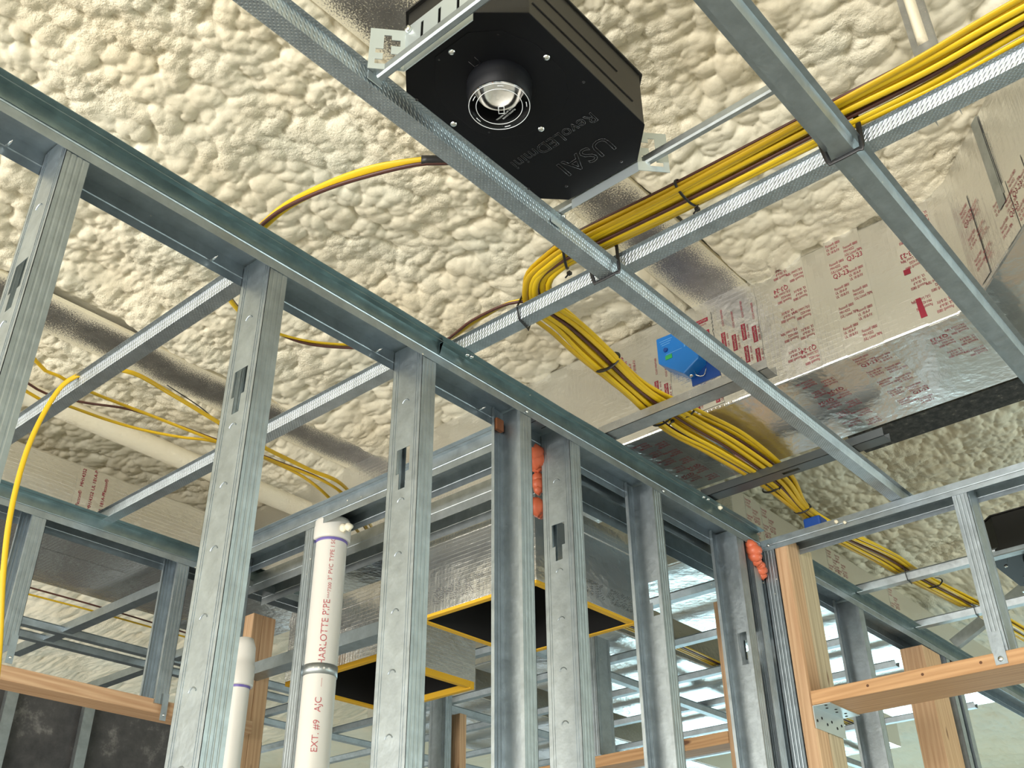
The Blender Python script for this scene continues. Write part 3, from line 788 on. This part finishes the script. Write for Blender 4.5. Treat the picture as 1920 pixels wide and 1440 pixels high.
# ------------------------------------------------------------------ duct boots
def boot(x0, x1, y0, y1, z0, z1, lab, ragged):
    r = empty('duct_boot', ((x0 + x1) / 2, (y0 + y1) / 2, z0), lab, 'duct boot', 'lined duct boots')
    t = .022
    MB().box(x0, x0 + .002, y0, y1, z0 + .006, z1).box(x1 - .002, x1, y0, y1, z0 + .006, z1).box(x0, x1, y0, y0 + .002, z0 + .006, z1).box(x0, x1, y1 - .002, y1, z0 + .006, z1).build('foil_skin', FOIL, r, bevel=.001)
    m = MB()
    for a, b, c_, d in ((x0 + .002, x0 + t, y0 + .002, y1 - .002), (x1 - t, x1 - .002, y0 + .002, y1 - .002), (x0 + t, x1 - t, y0 + .002, y0 + t), (x0 + t, x1 - t, y1 - t, y1 - .002)):
        m.box(a, b, c_, d, z0 - ragged * random.uniform(.2, 1), z1 - .02)
    m.build('glass_wool_edge', GLASSWOOL, r, bevel=.002)
    q = t + .0015
    MB().box(x0 + t, x0 + q, y0 + t, y1 - t, z0 + .001, z1 - .01).box(x1 - q, x1 - t, y0 + t, y1 - t, z0 + .001, z1 - .01).box(x0 + t, x1 - t, y0 + t, y0 + q, z0 + .001, z1 - .01).box(
        x0 + t, x1 - t, y1 - q, y1 - t, z0 + .001, z1 - .01).box(x0 + t, x1 - t, y0 + t, y1 - t, z1 - .012, z1 - .01).build('black_liner', CHARCOAL, r)
    for zz in (z1 - .055,):
        MB().box(x0 - .003, x1 + .003, y0 - .003, y1 + .003, zz, zz + .035).build('collar', FOIL, r)
    return r


bA = boot(1.998, 2.456, 1.642, 2.092, 1.0, 1.265, 'large lined duct boot with a wide black opening at centre', .003)
bB = boot(2.147, 2.585, 2.403, 2.875, 1.0, 1.250, 'smaller lined duct boot behind the pipe, its yellow edge ragged', .02)
pm = MB()
dotted(pm, 'LI SMART', (1.9965, 2.085, 1.030), (0, -1, 0), (0, 0, 1), .062); pm.build('printing', mat('faded_ink', (.12, .12, .13), .5), bA)
pm = MB(); dotted(pm, 'ESTK 4202', (2.165, 1.6405, 1.030), (1, 0, 0), (0, 0, 1), .060); pm.build('printing', INK, bA)
tag(MB().sheet([(1.93, 1.0), (1.93, .962), (1.985, .962), (1.985, 1.0)], .0012, lambda p, q, s_: (p, s_, q), 2.12, 3.0).build('cross_channel', GALV), 'galvanised channel passing under the smaller duct boot', 'channel')

# ------------------------------------------------------------------ pipes
pp = empty('vent_pipe', (1.745, 2.185, -1.5), 'tall white plastic pipe with red lettering', 'pipe')
PX, PY, PR = 1.745, 2.186, .0445
MB().lathe([(PR, -1.5), (PR, 1.19)], (PX, PY, 0), seg=48).build('pipe', PVC, pp, True)
MB().lathe([(PR + .001, 1.186), (PR + .0075, 1.186), (PR + .0085, 1.19), (PR + .0085, 1.24), (PR + .004, 1.25), (PR - .01, 1.25)], (PX, PY, 0), seg=48).build('coupling', PVC, pp, True)
MB().lathe([(PR + .0005, 1.178), (PR + .0012, 1.18), (PR + .0012, 1.186), (PR + .0005, 1.187)], (PX, PY, 0), seg=48).build('primer_ring', PURPLE, pp, True)
MB().lathe([(PR + .001, .800), (PR + .002, .800), (PR + .002, .828), (PR + .001, .828)], (PX, PY, 0), seg=48).build('strap', GALVD, pp, True)
am = math.atan2(-PY, -PX) + .10
for da in (-.5, -.2, .1, .4): MB().lathe([(.0001, .0006), (.003, .0005), (.003, 0)], (PX + (PR + .002) * math.cos(am + da), PY + (PR + .002) * math.sin(am + da), .814), (math.cos(am + da), math.sin(am + da), 0), 8).build('strap_hole', PVC, pp)
pm = MB()


def round_text(s_, z, size, ang):
    """letters running up the pipe"""
    V, F, wd = text_geo(s_)
    v = []
    for p in V:
        a = ang - p[1] * size / PR       # letter height wraps round the pipe
        v.append((PX + (PR + .0006) * math.cos(a), PY + (PR + .0006) * math.sin(a), z + p[0] * size))
    pm.add(v, F); return wd * size


z = .802
for s_, sz, gap in (('CHARLOTTE PIPE', .0258, .003), ('^^^7300', .0135, .006), ('3" PVC', .0165, .007), ('TYPE 1', .0165, .006), ('SCH', .0165, .01)):
    z += round_text(s_, z, sz, am + .12) + gap
    if z > 1.185: break
for s_, z_ in (('EXT. #9', .60), ('AJC', .70)): round_text(s_, z_, .024, am + .12)
round_text('------', .765, .012, am + .1)
pm.build('lettering', REDP, pp)
p2 = empty('vent_pipe', (1.745, 2.555, -1.5), 'slimmer white plastic pipe capped by an elbow at lower left', 'pipe')
MB().lathe([(.030, -1.5), (.030, .86)], (1.745, 2.545, 0), seg=36).build('pipe', PVC, p2, True)
MB().lathe([(.031, .845), (.037, .845), (.038, .85), (.038, .905), (.035, .908), (.0345, .93), (.033, .96), (.024, .985), (.0001, .992)], (1.745, 2.545, 0), seg=36).build('coupling', PVC, p2, True)
MB().lathe([(.0308, .838), (.0312, .84), (.0312, .846)], (1.745, 2.545, 0), seg=36).build('primer_ring', PURPLE, p2, True)

# ------------------------------------------------------------------ orange fire sealant and foam drips


def blob(name, pts, m, lab, cat, parent=None):
    mb = MB(); random.seed(len(pts))
    for (x, y, z, r) in pts:
        V = []; F = []
        for i in range(9):
            for k in range(12):
                t = math.pi * i / 8; a = 2 * math.pi * k / 12; rr = r * (1.3 if m is ORANGE else 1) * (1 + .12 * math.sin(3 * a + i) + .1 * math.cos(2 * t + k))
                V.append((x + rr * math.sin(t) * math.cos(a), y + rr * math.sin(t) * math.sin(a), z + rr * math.cos(t)))
        for i in range(8):
            for k in range(12): F.append((i * 12 + k, i * 12 + (k + 1) % 12, (i + 1) * 12 + (k + 1) % 12, (i + 1) * 12 + k))
        mb.add(V, F)
    return tag(mb.build(name, m, parent, True), lab, cat)


blob('fire_sealant', [(2.648, 1.345, 1.222, .013), (2.655, 1.343, 1.207, .017), (2.660, 1.345, 1.190, .015), (2.668, 1.347, 1.178, .012), (2.690, 1.350, 1.172, .013), (2.700, 1.352, 1.160, .014), (2.706, 1.352, 1.146, .010), (2.680, 1.348, 1.174, .010)], ORANGE, 'orange sealant blob at the corner beside the doubled wooden post', 'sealant')
blob('fire_sealant', [(1.772, 1.458, 1.226, .020), (1.785, 1.460, 1.212, .022), (1.792, 1.460, 1.196, .014), (1.796, 1.462, 1.165, .012), (1.797, 1.462, 1.150, .014), (1.796, 1.462, 1.134, .010), (1.79, 1.462, 1.085, .018), (1.80, 1.462, 1.078, .014)], ORANGE, 'orange sealant between the middle two studs', 'sealant')
blob('foam_drip', [(2.46, 1.330, 1.2745, .0065)], FOAM, 'small crumb of foam on the dark ceiling angle', 'foam crumb')
blob('foam_drip', [(2.715, 1.10, 1.246, .006), (2.714, 1.075, 1.236, .005)], FOAM, 'two crumbs of foam on the mottled right track', 'foam crumb')
blob('foam_drip', [(1.738, 2.128, 1.212, .013), (1.742, 2.112, 1.212, .012)], FOAM, 'cream foam smear beside the coupling of the lettered pipe', 'foam crumb')


# ------------------------------------------------------------------ black recessed light
def fixture(dx, dy, lab, group, near=True):
    r = empty('recessed_light', (.94 + dx, .77 + dy, 1.282), lab, 'light', group)
    OC = [(.738, .846), (.796, .903), (1.096, .903), (1.150, .849), (1.150, .697), (1.090, .640), (.792, .640), (.738, .700)]
    D = lambda pts: [(x + dx, y + dy) for x, y in pts]
    cx, cy = .944 + dx, .7715 + dy
    MB().prism(D(OC), 1.2835, 1.402).build('housing', BLACKS, r, bevel=.0015)
    MB().prism([(cx + (x - cx) * 1.004, cy + (y - cy) * 1.004) for x, y in D(OC)], 1.2815, 1.2835).build('face_plate', BLACK, r, bevel=.0006)
    lx, ly = .8645 + dx, .7635 + dy
    ins = [(.745, .80), (.79, .845), (.83, .86), (.90, .86), (.94, .84), (.965, .80), (.965, .73), (.94, .69), (.90, .668), (.83, .668), (.775, .69), (.745, .73)]
    MB().prism(D([(x + .012, y + .001) for x, y in ins]), 1.2805, 1.2815).build('access_plate', BLACK, r, bevel=.0005)
    for x, y in ((.767, .775), (.872, .672), (.983, .775), (.877, .876)):
        o_ = MB().lathe([(.0001, .003), (.003, .0028), (.0058, .001), (.0058, 0)], (x + dx, y + dy, 1.2805 if x < .96 else 1.2815), (0, 0, -1), 14).build('screw', SCREW, r, True)
    for x, y in ((1.135, .72), (.95, .66), (1.08, .885), (.80, .885), (1.12, .83), (.79, .70), (.765, .80), (.93, .845)):
        MB().lathe([(.0001, .0012), (.002, .001), (.003, 0)], (x + dx, y + dy, 1.2815), (0, 0, -1), 10).build('rivet', GLOSSBLACK, r, True)
    MB().lathe([(.0520, 1.2805), (.0520, 1.262), (.0495, 1.258), (.0495, 1.236), (.047, 1.235), (.0465, 1.258), (.0465, 1.279), (.0001, 1.280)], (lx, ly, 0), seg=56).build('collar', BLACK, r, True)
    MB().lathe([(.0001, 1.2790), (.014, 1.278), (.026, 1.272), (.033, 1.263), (.034, 1.260)], (lx, ly, 0), seg=40).build('reflector', CHROME, r, True)
    ln = MB().lathe([(.0001, 1.2312), (.040, 1.2312), (.0485, 1.2316), (.0490, 1.233), (.0485, 1.2345), (.0001, 1.2345)], (lx, ly, 0), seg=64).build('lens', CLEAR, r, True)
    rg = MB()
    for rr in (.0365, .0480): rg.tube([(lx + rr * math.cos(a), ly + rr * math.sin(a), 1.2310) for a in np.linspace(0, 2 * math.pi, 49)], .0005, 6)
    for a in (.3, 1.5, 2.6, 3.8, 5.2): rg.tube([(lx + .043 * math.cos(a + t), ly + .043 * math.sin(a + t), 1.2309) for t in np.linspace(0, .22, 6)], .0006, 5)
    rg.tube([(lx + x, ly + y, 1.2309) for x, y in ((.004, -.006), (.015, .003), (.010, .010), (-.001, .001), (.004, -.006))], .0006, 5)
    letters(rg, 'REMOVE AFTER INSTALL', (lx + .012, ly - .022, 1.2309), (.1, 1, 0), (1, -.1, 0), .0040)
    letters(rg, 'PLASTIC COVER', (lx + .018, ly - .016, 1.2309), (.1, 1, 0), (1, -.1, 0), .0040)
    rg.build('moulded_marks', FROST, ln, True)
    # raised lettering drawn as outlines, read from the far side
    for s_, org, size in (('USAI', (1.066 + dx, .703 + dy), .053), ('RevoLEDmini', (1.008 + dx, .688 + dy), .0325)):
        V, F, wd = text_geo(s_); em = MB(); edges = {}
        for fc in F:
            for a, b in zip(fc, fc[1:] + fc[:1]): edges[tuple(sorted((a, b)))] = edges.get(tuple(sorted((a, b))), 0) + 1
        for (a, b), n_ in edges.items():
            if n_ == 1: em.tube([(org[0] + V[a][1] * size, org[1] + V[a][0] * size, 1.2812), (org[0] + V[b][1] * size, org[1] + V[b][0] * size, 1.2812)], .0007, 6)
        em.build('raised_lettering', GLOSSBLACK, r, True)
    em = MB(); em.tube([(.797 + dx, .755 + dy, 1.2803), (.812 + dx, .755 + dy, 1.2803), (.812 + dx, .768 + dy, 1.2803), (.797 + dx, .768 + dy, 1.2803)], .0008, 6)
    em.build('raised_mark', GLOSSBLACK, r, True)
    # pressed slots on the near side and overhanging lid
    sl = MB()
    for z_, a, b in ((1.312, .80, 1.06), (1.350, .80, 1.02)): sl.box(a + dx, b + dx, .6385 + dy, .6398 + dy, z_, z_ + .0022)
    sl.build('side_slot', CHARCOAL, r)
    MB().prism([(cx + (x - cx) * 1.03, cy + (y - cy) * 1.03) for x, y in D(OC)], 1.402, 1.406).build('lid', BLACKS, r, bevel=.001)
    # bar hangers with feet
    for bx, zb in ((.719, 1.260), (1.172, 1.2835)):
        b_ = MB().sheet([(bx + dx - .007, zb + .016), (bx + dx - .007, zb + .003), (bx + dx - .004, zb), (bx + dx + .004, zb), (bx + dx + .007, zb + .003), (bx + dx + .007, zb + .016)], .0012,
                        lambda p, q, s__: (p, s__, q), .395 + dy, (.884 if bx < 1 else .905) + dy).build('bar_hanger', GALV if bx < 1 else GALVD, r)
        MB().box(bx + dx - .014, bx + dx + .014, .897 + dy, .918 + dy, 1.2822, 1.2835).box(bx + dx - .014, bx + dx + .014, .8955 + dy, .897 + dy, 1.262, 1.2835).build('foot', ZINC, b_)
        MB().lathe([(.0001, .006), (.004, .006), (.006, .003), (.006, 0)], (bx + dx + .012, .890 + dy, 1.288), (.3, -1, -.4), 12).build('screw', SCREW, b_, True)
    # mounting brackets
    for bx, sg in (((.7345, -1), (1.1560, 1)) if near else ((1.1560, 1),)):
        m = MB(); x = bx + dx
        us = [.700, .728, .734, .768, .774, .806, .812, .846]; vz = [1.262, 1.272, 1.282, 1.300, 1.350, 1.362]
        m.plate([u + dy for u in us], vz, lambda u, z_: any(abs(u - dy - c_) < .004 for c_ in (.731, .771, .809)) and 1.300 < z_ < 1.350, lambda a, b, c_, d: m.box(x - .0006, x + .0006, a, b, c_, d))
        k = m.build('bracket', ZINC, r)
        wing = MB(); n_ = 10
        p0 = Vector((x, .846 + dy, 0)) if sg < 0 else Vector((x, .700 + dy, 0)); dr = Vector((sg * .74, .67 if sg < 0 else -.67, 0)).normalized()
        us = [0, .008, .022, .034, .046, .056]; vz = [1.264, 1.276, 1.286, 1.300, 1.310, 1.318, 1.332, 1.342, 1.356]

        def wh(u, z_): return (.022 < u < .034 and 1.276 < z_ < 1.342) or (.010 < u < .034 and (1.286 < z_ < 1.300 or 1.318 < z_ < 1.332)) or (.034 < u < .046 and (1.276 < z_ < 1.286 or 1.300 < z_ < 1.310))

        def wc(a, b, c_, d):
            q = [p0 + dr * a, p0 + dr * b]; nn = Vector((-dr.y, dr.x, 0)) * .0006
            wing.prism([tuple((q[0] + nn)[:2]), tuple((q[1] + nn)[:2]), tuple((q[1] - nn)[:2]), tuple((q[0] - nn)[:2])], c_, d)
        wing.plate(us, vz, wh, wc).build('wing', ZINC, k)
        MB().lathe([(.0001, .006), (.005, .006), (.006, .002), (.006, 0)], (x - sg * -.001, .838 + dy if sg < 0 else .708 + dy, 1.352), (sg, 0, 0), 12).build('screw', SCREW, k, True)
    return r


fixture(0, 0, 'black recessed light housing with a clear round lens, top centre', 'recessed lights')
fixture(2.62, .0, 'second black light housing cut off by the right edge', 'recessed lights', False)


# ------------------------------------------------------------------ cables
def cable(pts, m, lab, group, w_=.0055, h_=.0030, up=(0, 0, 1), name='cable'):
    return tag(MB().tube(spline(pts, .018), 0, 10, (w_, h_), up).build(name, m, None, True), lab, 'cable', group)


BP = [(1.318, -.25), (1.324, .09), (1.332, .245), (1.324, .41), (1.318, .71), (1.310, .925), (1.318, 1.015), (1.345, 1.085), (1.425, 1.138), (1.515, 1.142), (1.63, 1.156), (1.84, 1.182),
      (2.04, 1.184), (2.225, 1.166), (2.478, 1.163), (2.70, 1.19), (2.93, 1.20), (3.25, 1.175), (3.51, 1.168), (3.95, 1.13), (4.5, 1.10)]
SPREAD = [1.25, 1.25, 1.25, 1.2, 1.1, 1.05, .85, .85, 1.05, 1.1, 1.15, .95, 1.9, 2.0, 1.5, .6, .9, 1.15, .95, 1.0, 1.0]
ZC = [1.325, 1.325, 1.325, 1.322, 1.322, 1.324, 1.328, 1.332, 1.335, 1.334, 1.334, 1.334, 1.326, 1.322, 1.318, 1.312, 1.318, 1.325, 1.325, 1.325, 1.325]
SL = []
for row, n_ in enumerate((6, 6, 5)):
    for i in range(n_): SL.append(((i - (n_ - 1) / 2) * .0108 + (.003 if row == 1 else 0), (row - 1) * .0085))
random.seed(3)
kinds = ['y'] * 13 + ['b'] * 4; random.shuffle(kinds)
kinds[0] = 'y'; kinds[5] = 'y'
for i, (oa, oz) in enumerate(SL):
    pts = []; ph = random.uniform(0, 6.28); am_ = random.uniform(.3, 1)
    for k, (x, y) in enumerate(BP):
        a = BP[max(0, k - 1)]; b = BP[min(len(BP) - 1, k + 1)]; d = Vector((b[0] - a[0], b[1] - a[1])).normalized(); n_ = Vector((-d.y, d.x))
        o_ = -(oa * SPREAD[k] + .006 * am_ * math.sin(ph + k * .8) * SPREAD[k]); zz = ZC[k] + oz * (1.1 if k not in (15,) else .7) + .002 * math.sin(ph * 2 + k * 1.1)
        if 2 <= k <= 3: zz = max(zz, 1.297)
        pts.append((x + n_.x * o_, y + n_.y * o_, zz))
    if kinds[i] == 'y': cable(pts, YEL if i % 3 else YELD, 'yellow flat cable in the long bundle bending across the upper right', 'yellow cables in the long bundle', .0066, .0034)
    else: cable(pts, BRN, 'brown cable in the long bundle bending across the upper right', 'brown cables in the long bundle', .0040, .0032)

# feed of the light: over the partition, down in a loop and back up to the bundle
for k, (m, lab, dw) in enumerate(((YEL, 'yellow cable feeding the black light over the partition', 0), (BRN, 'brown cable feeding the black light over the partition', .007))):
    cable([(a_, b_, c_ - .007 * k) for a_, b_, c_ in ((1.02, .930, 1.338), (.960, .995, 1.335), (.935, 1.03, 1.335), (.897 + dw, 1.10, 1.335), (.871 + dw * .3, 1.19, 1.335), (.855 - dw * .5, 1.293, 1.333), (.858 - dw, 1.375, 1.328), (.86, 1.42, 1.318), (.885, 1.52, 1.318), (.96 + dw, 1.62, 1.335 + dw), (1.06 + dw, 1.655, 1.335 + dw * 2), (1.18, 1.62, 1.335),
           (1.30, 1.50, 1.33), (1.375 - dw, 1.40, 1.33), (1.372 - dw * 2, 1.28, 1.335), (1.372 - dw, 1.18, 1.335), (1.40, 1.13, 1.335))], m, lab, 'cables feeding the light', .0085 if k == 0 else .0042, .0032, (0, .55, .83))
tag(MB().tube(spline([(.995, .955, 1.337), (.962, .993, 1.335), (.940, 1.018, 1.335)], .01), .0095, 12).build('cable_boot', TIE, None, True), 'black sleeve on the cable feeding the light', 'cable sleeve')

# loose cables over the back room
BK = [('y', [(.55, 1.90, 1.312), (.795, 2.12, 1.312), (.86, 2.14, 1.312), (.95, 2.15, 1.312), (1.13, 2.14, 1.312), (1.31, 2.13, 1.312), (1.47, 2.11, 1.312), (1.71, 2.12, 1.312), (2.0, 2.3, 1.312)], 'first'),
      ('y', [(.55, 2.1, 1.311), (.845, 2.26, 1.311), (.93, 2.25, 1.311), (1.04, 2.24, 1.311), (1.13, 2.22, 1.311), (1.22, 2.18, 1.311), (1.305, 2.145, 1.318), (1.47, 2.125, 1.318), (1.66, 2.15, 1.311), (2.0, 2.33, 1.311)], 'third'),
      ('b', [(.55, 2.05, 1.316), (.83, 2.23, 1.316), (.95, 2.22, 1.316), (1.06, 2.16, 1.316), (1.20, 2.15, 1.322), (1.31, 2.14, 1.322), (1.48, 2.12, 1.322), (1.70, 2.13, 1.322), (2.0, 2.31, 1.32)], 'fourth')]
for kd, pts, n_ in BK:
    lab = {'first': 'yellow cable crossing under the loop of the dangling cable',            'third': 'lowest yellow cable of the loose ones above the lower left opening', 'fourth': 'brown cable among the loose ones above the lower left opening'}[n_]
    cable(pts, YELD if kd == 'y' else BRN, lab, 'loose cables in the back room', .0056 if kd == 'y' else .0034, .003)
cable([(2.0, 2.28, 1.313), (1.71, 2.10, 1.318), (1.56, 2.08, 1.313), (1.41, 2.07, 1.313), (1.26, 2.05, 1.313), (1.095, 2.02, 1.314), (.975, 2.012, 1.32), (.915, 2.05, 1.316), (.868, 2.095, 1.285), (.845, 2.115, 1.215), (.825, 2.115, 1.09), (.822, 2.105, .94), (.836, 2.095, .80), (.870, 2.085, .60), (.90, 2.08, .30)], YELD,
      'yellow cable dangling down at the left edge from the bright channel', 'loose cables in the back room', .0062, .0036, (0, 1, 0))
cable([(1.09, 2.06, 1.36), (1.20, 2.05, 1.33), (1.29, 2.09, 1.318), (1.31, 2.125, 1.318)], TIE, 'thin black tail of a cable tie above the loose cables', None, .0015, .0012)
for i, (p, q) in enumerate((((2.2, 3.9), (1.15, 3.52)),)):
    cable([(1.10, 3.54, 1.318), (1.45, 3.56, 1.318), (1.8, 3.55, 1.318), (2.4, 3.56, 1.318)], YELD, 'yellow cable under the foil duct at lower left', 'far cables')
    cable([(1.10, 3.49, 1.32), (1.45, 3.50, 1.32), (1.8, 3.50, 1.32), (2.4, 3.53, 1.32)], BRN, 'brown cable under the foil duct at lower left', 'far cables', .0035)
for i in range(4):
    cable([(2.6, 2.19 + .018 * i, 1.31), (3.5, 2.17 + .014 * i, 1.312), (4.5, 2.20 + .016 * i, 1.31), (5.5, 2.2 + .02 * i, 1.31)], YELD if i != 1 else BRN, ('yellow' if i != 1 else 'brown') + ' cable in the far bundle glimpsed behind the right studs', 'far room bundle ' + ('yellow' if i != 1 else 'brown'))


# ------------------------------------------------------------------ cable ties
def tie(pts, lab, w_=.0028, h_=.0012, up=(0, 0, 1), closed=True, head=None):
    mb = MB().tube(spline(pts + ([pts[0]] if closed else []), .006), 0, 8, (w_, h_), up)
    o_ = tag(mb.build('cable_tie', TIE, None, True), lab, 'cable tie', 'black cable ties')
    if head:
        hx_, hy_, hz_ = head; MB().box(hx_ - .004, hx_ + .004, hy_ - .004, hy_ + .004, hz_ - .003, hz_ + .003).tube([(hx_, hy_, hz_), (hx_ - .006, hy_ + .006, hz_ - .012)], .0018, 6).build('tie_head', TIE, o_)
    return o_


def hoop_x(x, yc, zc, ry, rz): return [(x + .004 * math.sin(t), yc + ry * math.cos(t), zc + rz * math.sin(t)) for t in np.linspace(0, 2 * math.pi, 15)[:-1]]
def hoop_y(y, xc, zc, rx, rz, sk=0): return [(xc + rx * math.cos(t), y + sk * math.cos(t), zc + rz * math.sin(t)) for t in np.linspace(0, 2 * math.pi, 15)[:-1]]


tie(hoop_y(.70, 1.318, 1.322, .039, .019), 'black cable tie on the bundle under the right edge of the light', head=(1.352, .70, 1.305))
tie(hoop_y(.985, 1.313, 1.325, .034, .020, .02), 'black cable tie where the bundle starts to bend', head=(1.345, 1.0, 1.305))
tie([(1.352, .886, 1.318), (1.354, .886, 1.258), (1.354, .892, 1.2565), (1.354, .938, 1.2565), (1.352, .946, 1.262), (1.345, .95, 1.33), (1.335, .92, 1.346), (1.35, .895, 1.34)], 'black cable tie holding the bundle to the long knurled channel', .004, .0016, up=(1, 0, 0))
tie([(1.352, .378, 1.318), (1.354, .382, 1.258), (1.354, .388, 1.2565), (1.354, .432, 1.2565), (1.352, .442, 1.262), (1.345, .445, 1.33), (1.335, .41, 1.348), (1.35, .385, 1.34)], 'black cable tie at the crossing of the smooth channel, upper right', .005, .002, up=(1, 0, 0))
tie([(1.362, 1.155, 1.306), (1.372, 1.158, 1.281), (1.374, 1.158, 1.279), (1.408, 1.165, 1.279), (1.415, 1.168, 1.283), (1.435, 1.17, 1.335), (1.42, 1.16, 1.352), (1.38, 1.15, 1.345)], 'black cable tie where the bundle passes over the channel beside it', .003, .0014, up=(0, 1, 0))
tie(hoop_x(1.70, 1.166, 1.334, .033, .021), 'black cable tie on the bundle left of the blue actuator', .006, .002, up=(1, 0, 0))
tie(hoop_x(2.00, 1.215, 1.328, .030, .018), 'lower black cable tie below the blue actuator', head=(2.0, 1.185, 1.31))
tie(hoop_x(2.02, 1.150, 1.335, .022, .018), 'upper black cable tie below the blue actuator', head=(2.02, 1.17, 1.35))
tie(hoop_x(2.52, 1.19, 1.316, .030, .015), 'black cable tie above the slotted channel', head=(2.52, 1.16, 1.31))
tie(hoop_x(2.70, 1.19, 1.312, .026, .015), 'black cable tie just before the right top track', head=(2.70, 1.165, 1.31))
tie([(3.36, 1.16, 1.325), (3.372, 1.16, 1.275), (3.374, 1.16, 1.273), (3.42, 1.165, 1.274)], 'black cable tie hanging from the bundle on the nearer channel in the right opening', .003, .0014, closed=False, up=(0, 1, 0))
tie([(3.86, 1.115, 1.325), (3.872, 1.115, 1.275), (3.874, 1.115, 1.273), (3.92, 1.12, 1.274)], 'black cable tie on the farther channel in the right opening', .003, .0014, closed=False, up=(0, 1, 0))
tie(hoop_x(3.60, 1.15, 1.325, .030, .017), 'black cable tie between the two channels in the right opening')
tie([(1.30, 2.11, 1.325), (1.298, 2.11, 1.29), (1.31, 2.115, 1.270), (1.35, 2.13, 1.270), (1.368, 2.14, 1.29), (1.365, 2.14, 1.325)], 'black cable tie holding the loose cables to the channel at the second stud', .003, .0014, up=(0, 1, 0))

# ------------------------------------------------------------------ far studs glimpsed between the near ones
FAR = [(2.42, 3.05, 1, .86, 'far stud with an open slot under the smaller boot'), (2.95, 3.05, -1, .84, 'far stud right of the smaller boot with a slot'), (3.10, 3.05, 1, None, 'far stud beside the wooden strip')]
for x, y, op, hz, lab in FAR:
    stud(x, y, y + .089, -1.5, 1.26, op, lab, (hz,) if hz else (), 'far studs', marks=False)
tag(MB().box(3.19, 3.23, 3.05, 3.139, -1.5, 1.13).build('wooden_stud', WOODZ, bevel=.002), 'narrow wooden stud right of the smaller boot', 'lumber')
stud(2.190, 2.99, 3.08, .802, 1.222, 1, 'dark far stud right of the large boot', (), 'far studs', along='y', marks=False)
tag(MB().box(2.99, 3.08, 1.645, 1.688, -1.5, 1.222).build('wooden_stud', WOODZ, bevel=.002), 'upright orange wooden stud left of the corner stud', 'lumber')
tag(MB().box(2.99, 3.08, 1.689, 2.60, .762, .800).build('wooden_lintel', WOODY, bevel=.002), 'orange wooden lintel low between the right studs', 'lumber', 'wooden lintels')
for x, lab in ((1.97, 'dim furring stud on the dark wall, left one'), (2.33, 'dim furring stud on the dark wall, right one')):
    tag(MB().sheet([(x, 4.60), (x, 4.57), (x + .05, 4.57), (x + .05, 4.60)], .0012, lambda p, q, s_: (p, q, s_), -1.5, 1.285).build('metal_stud', GALVD), lab, 'stud', 'far left studs')
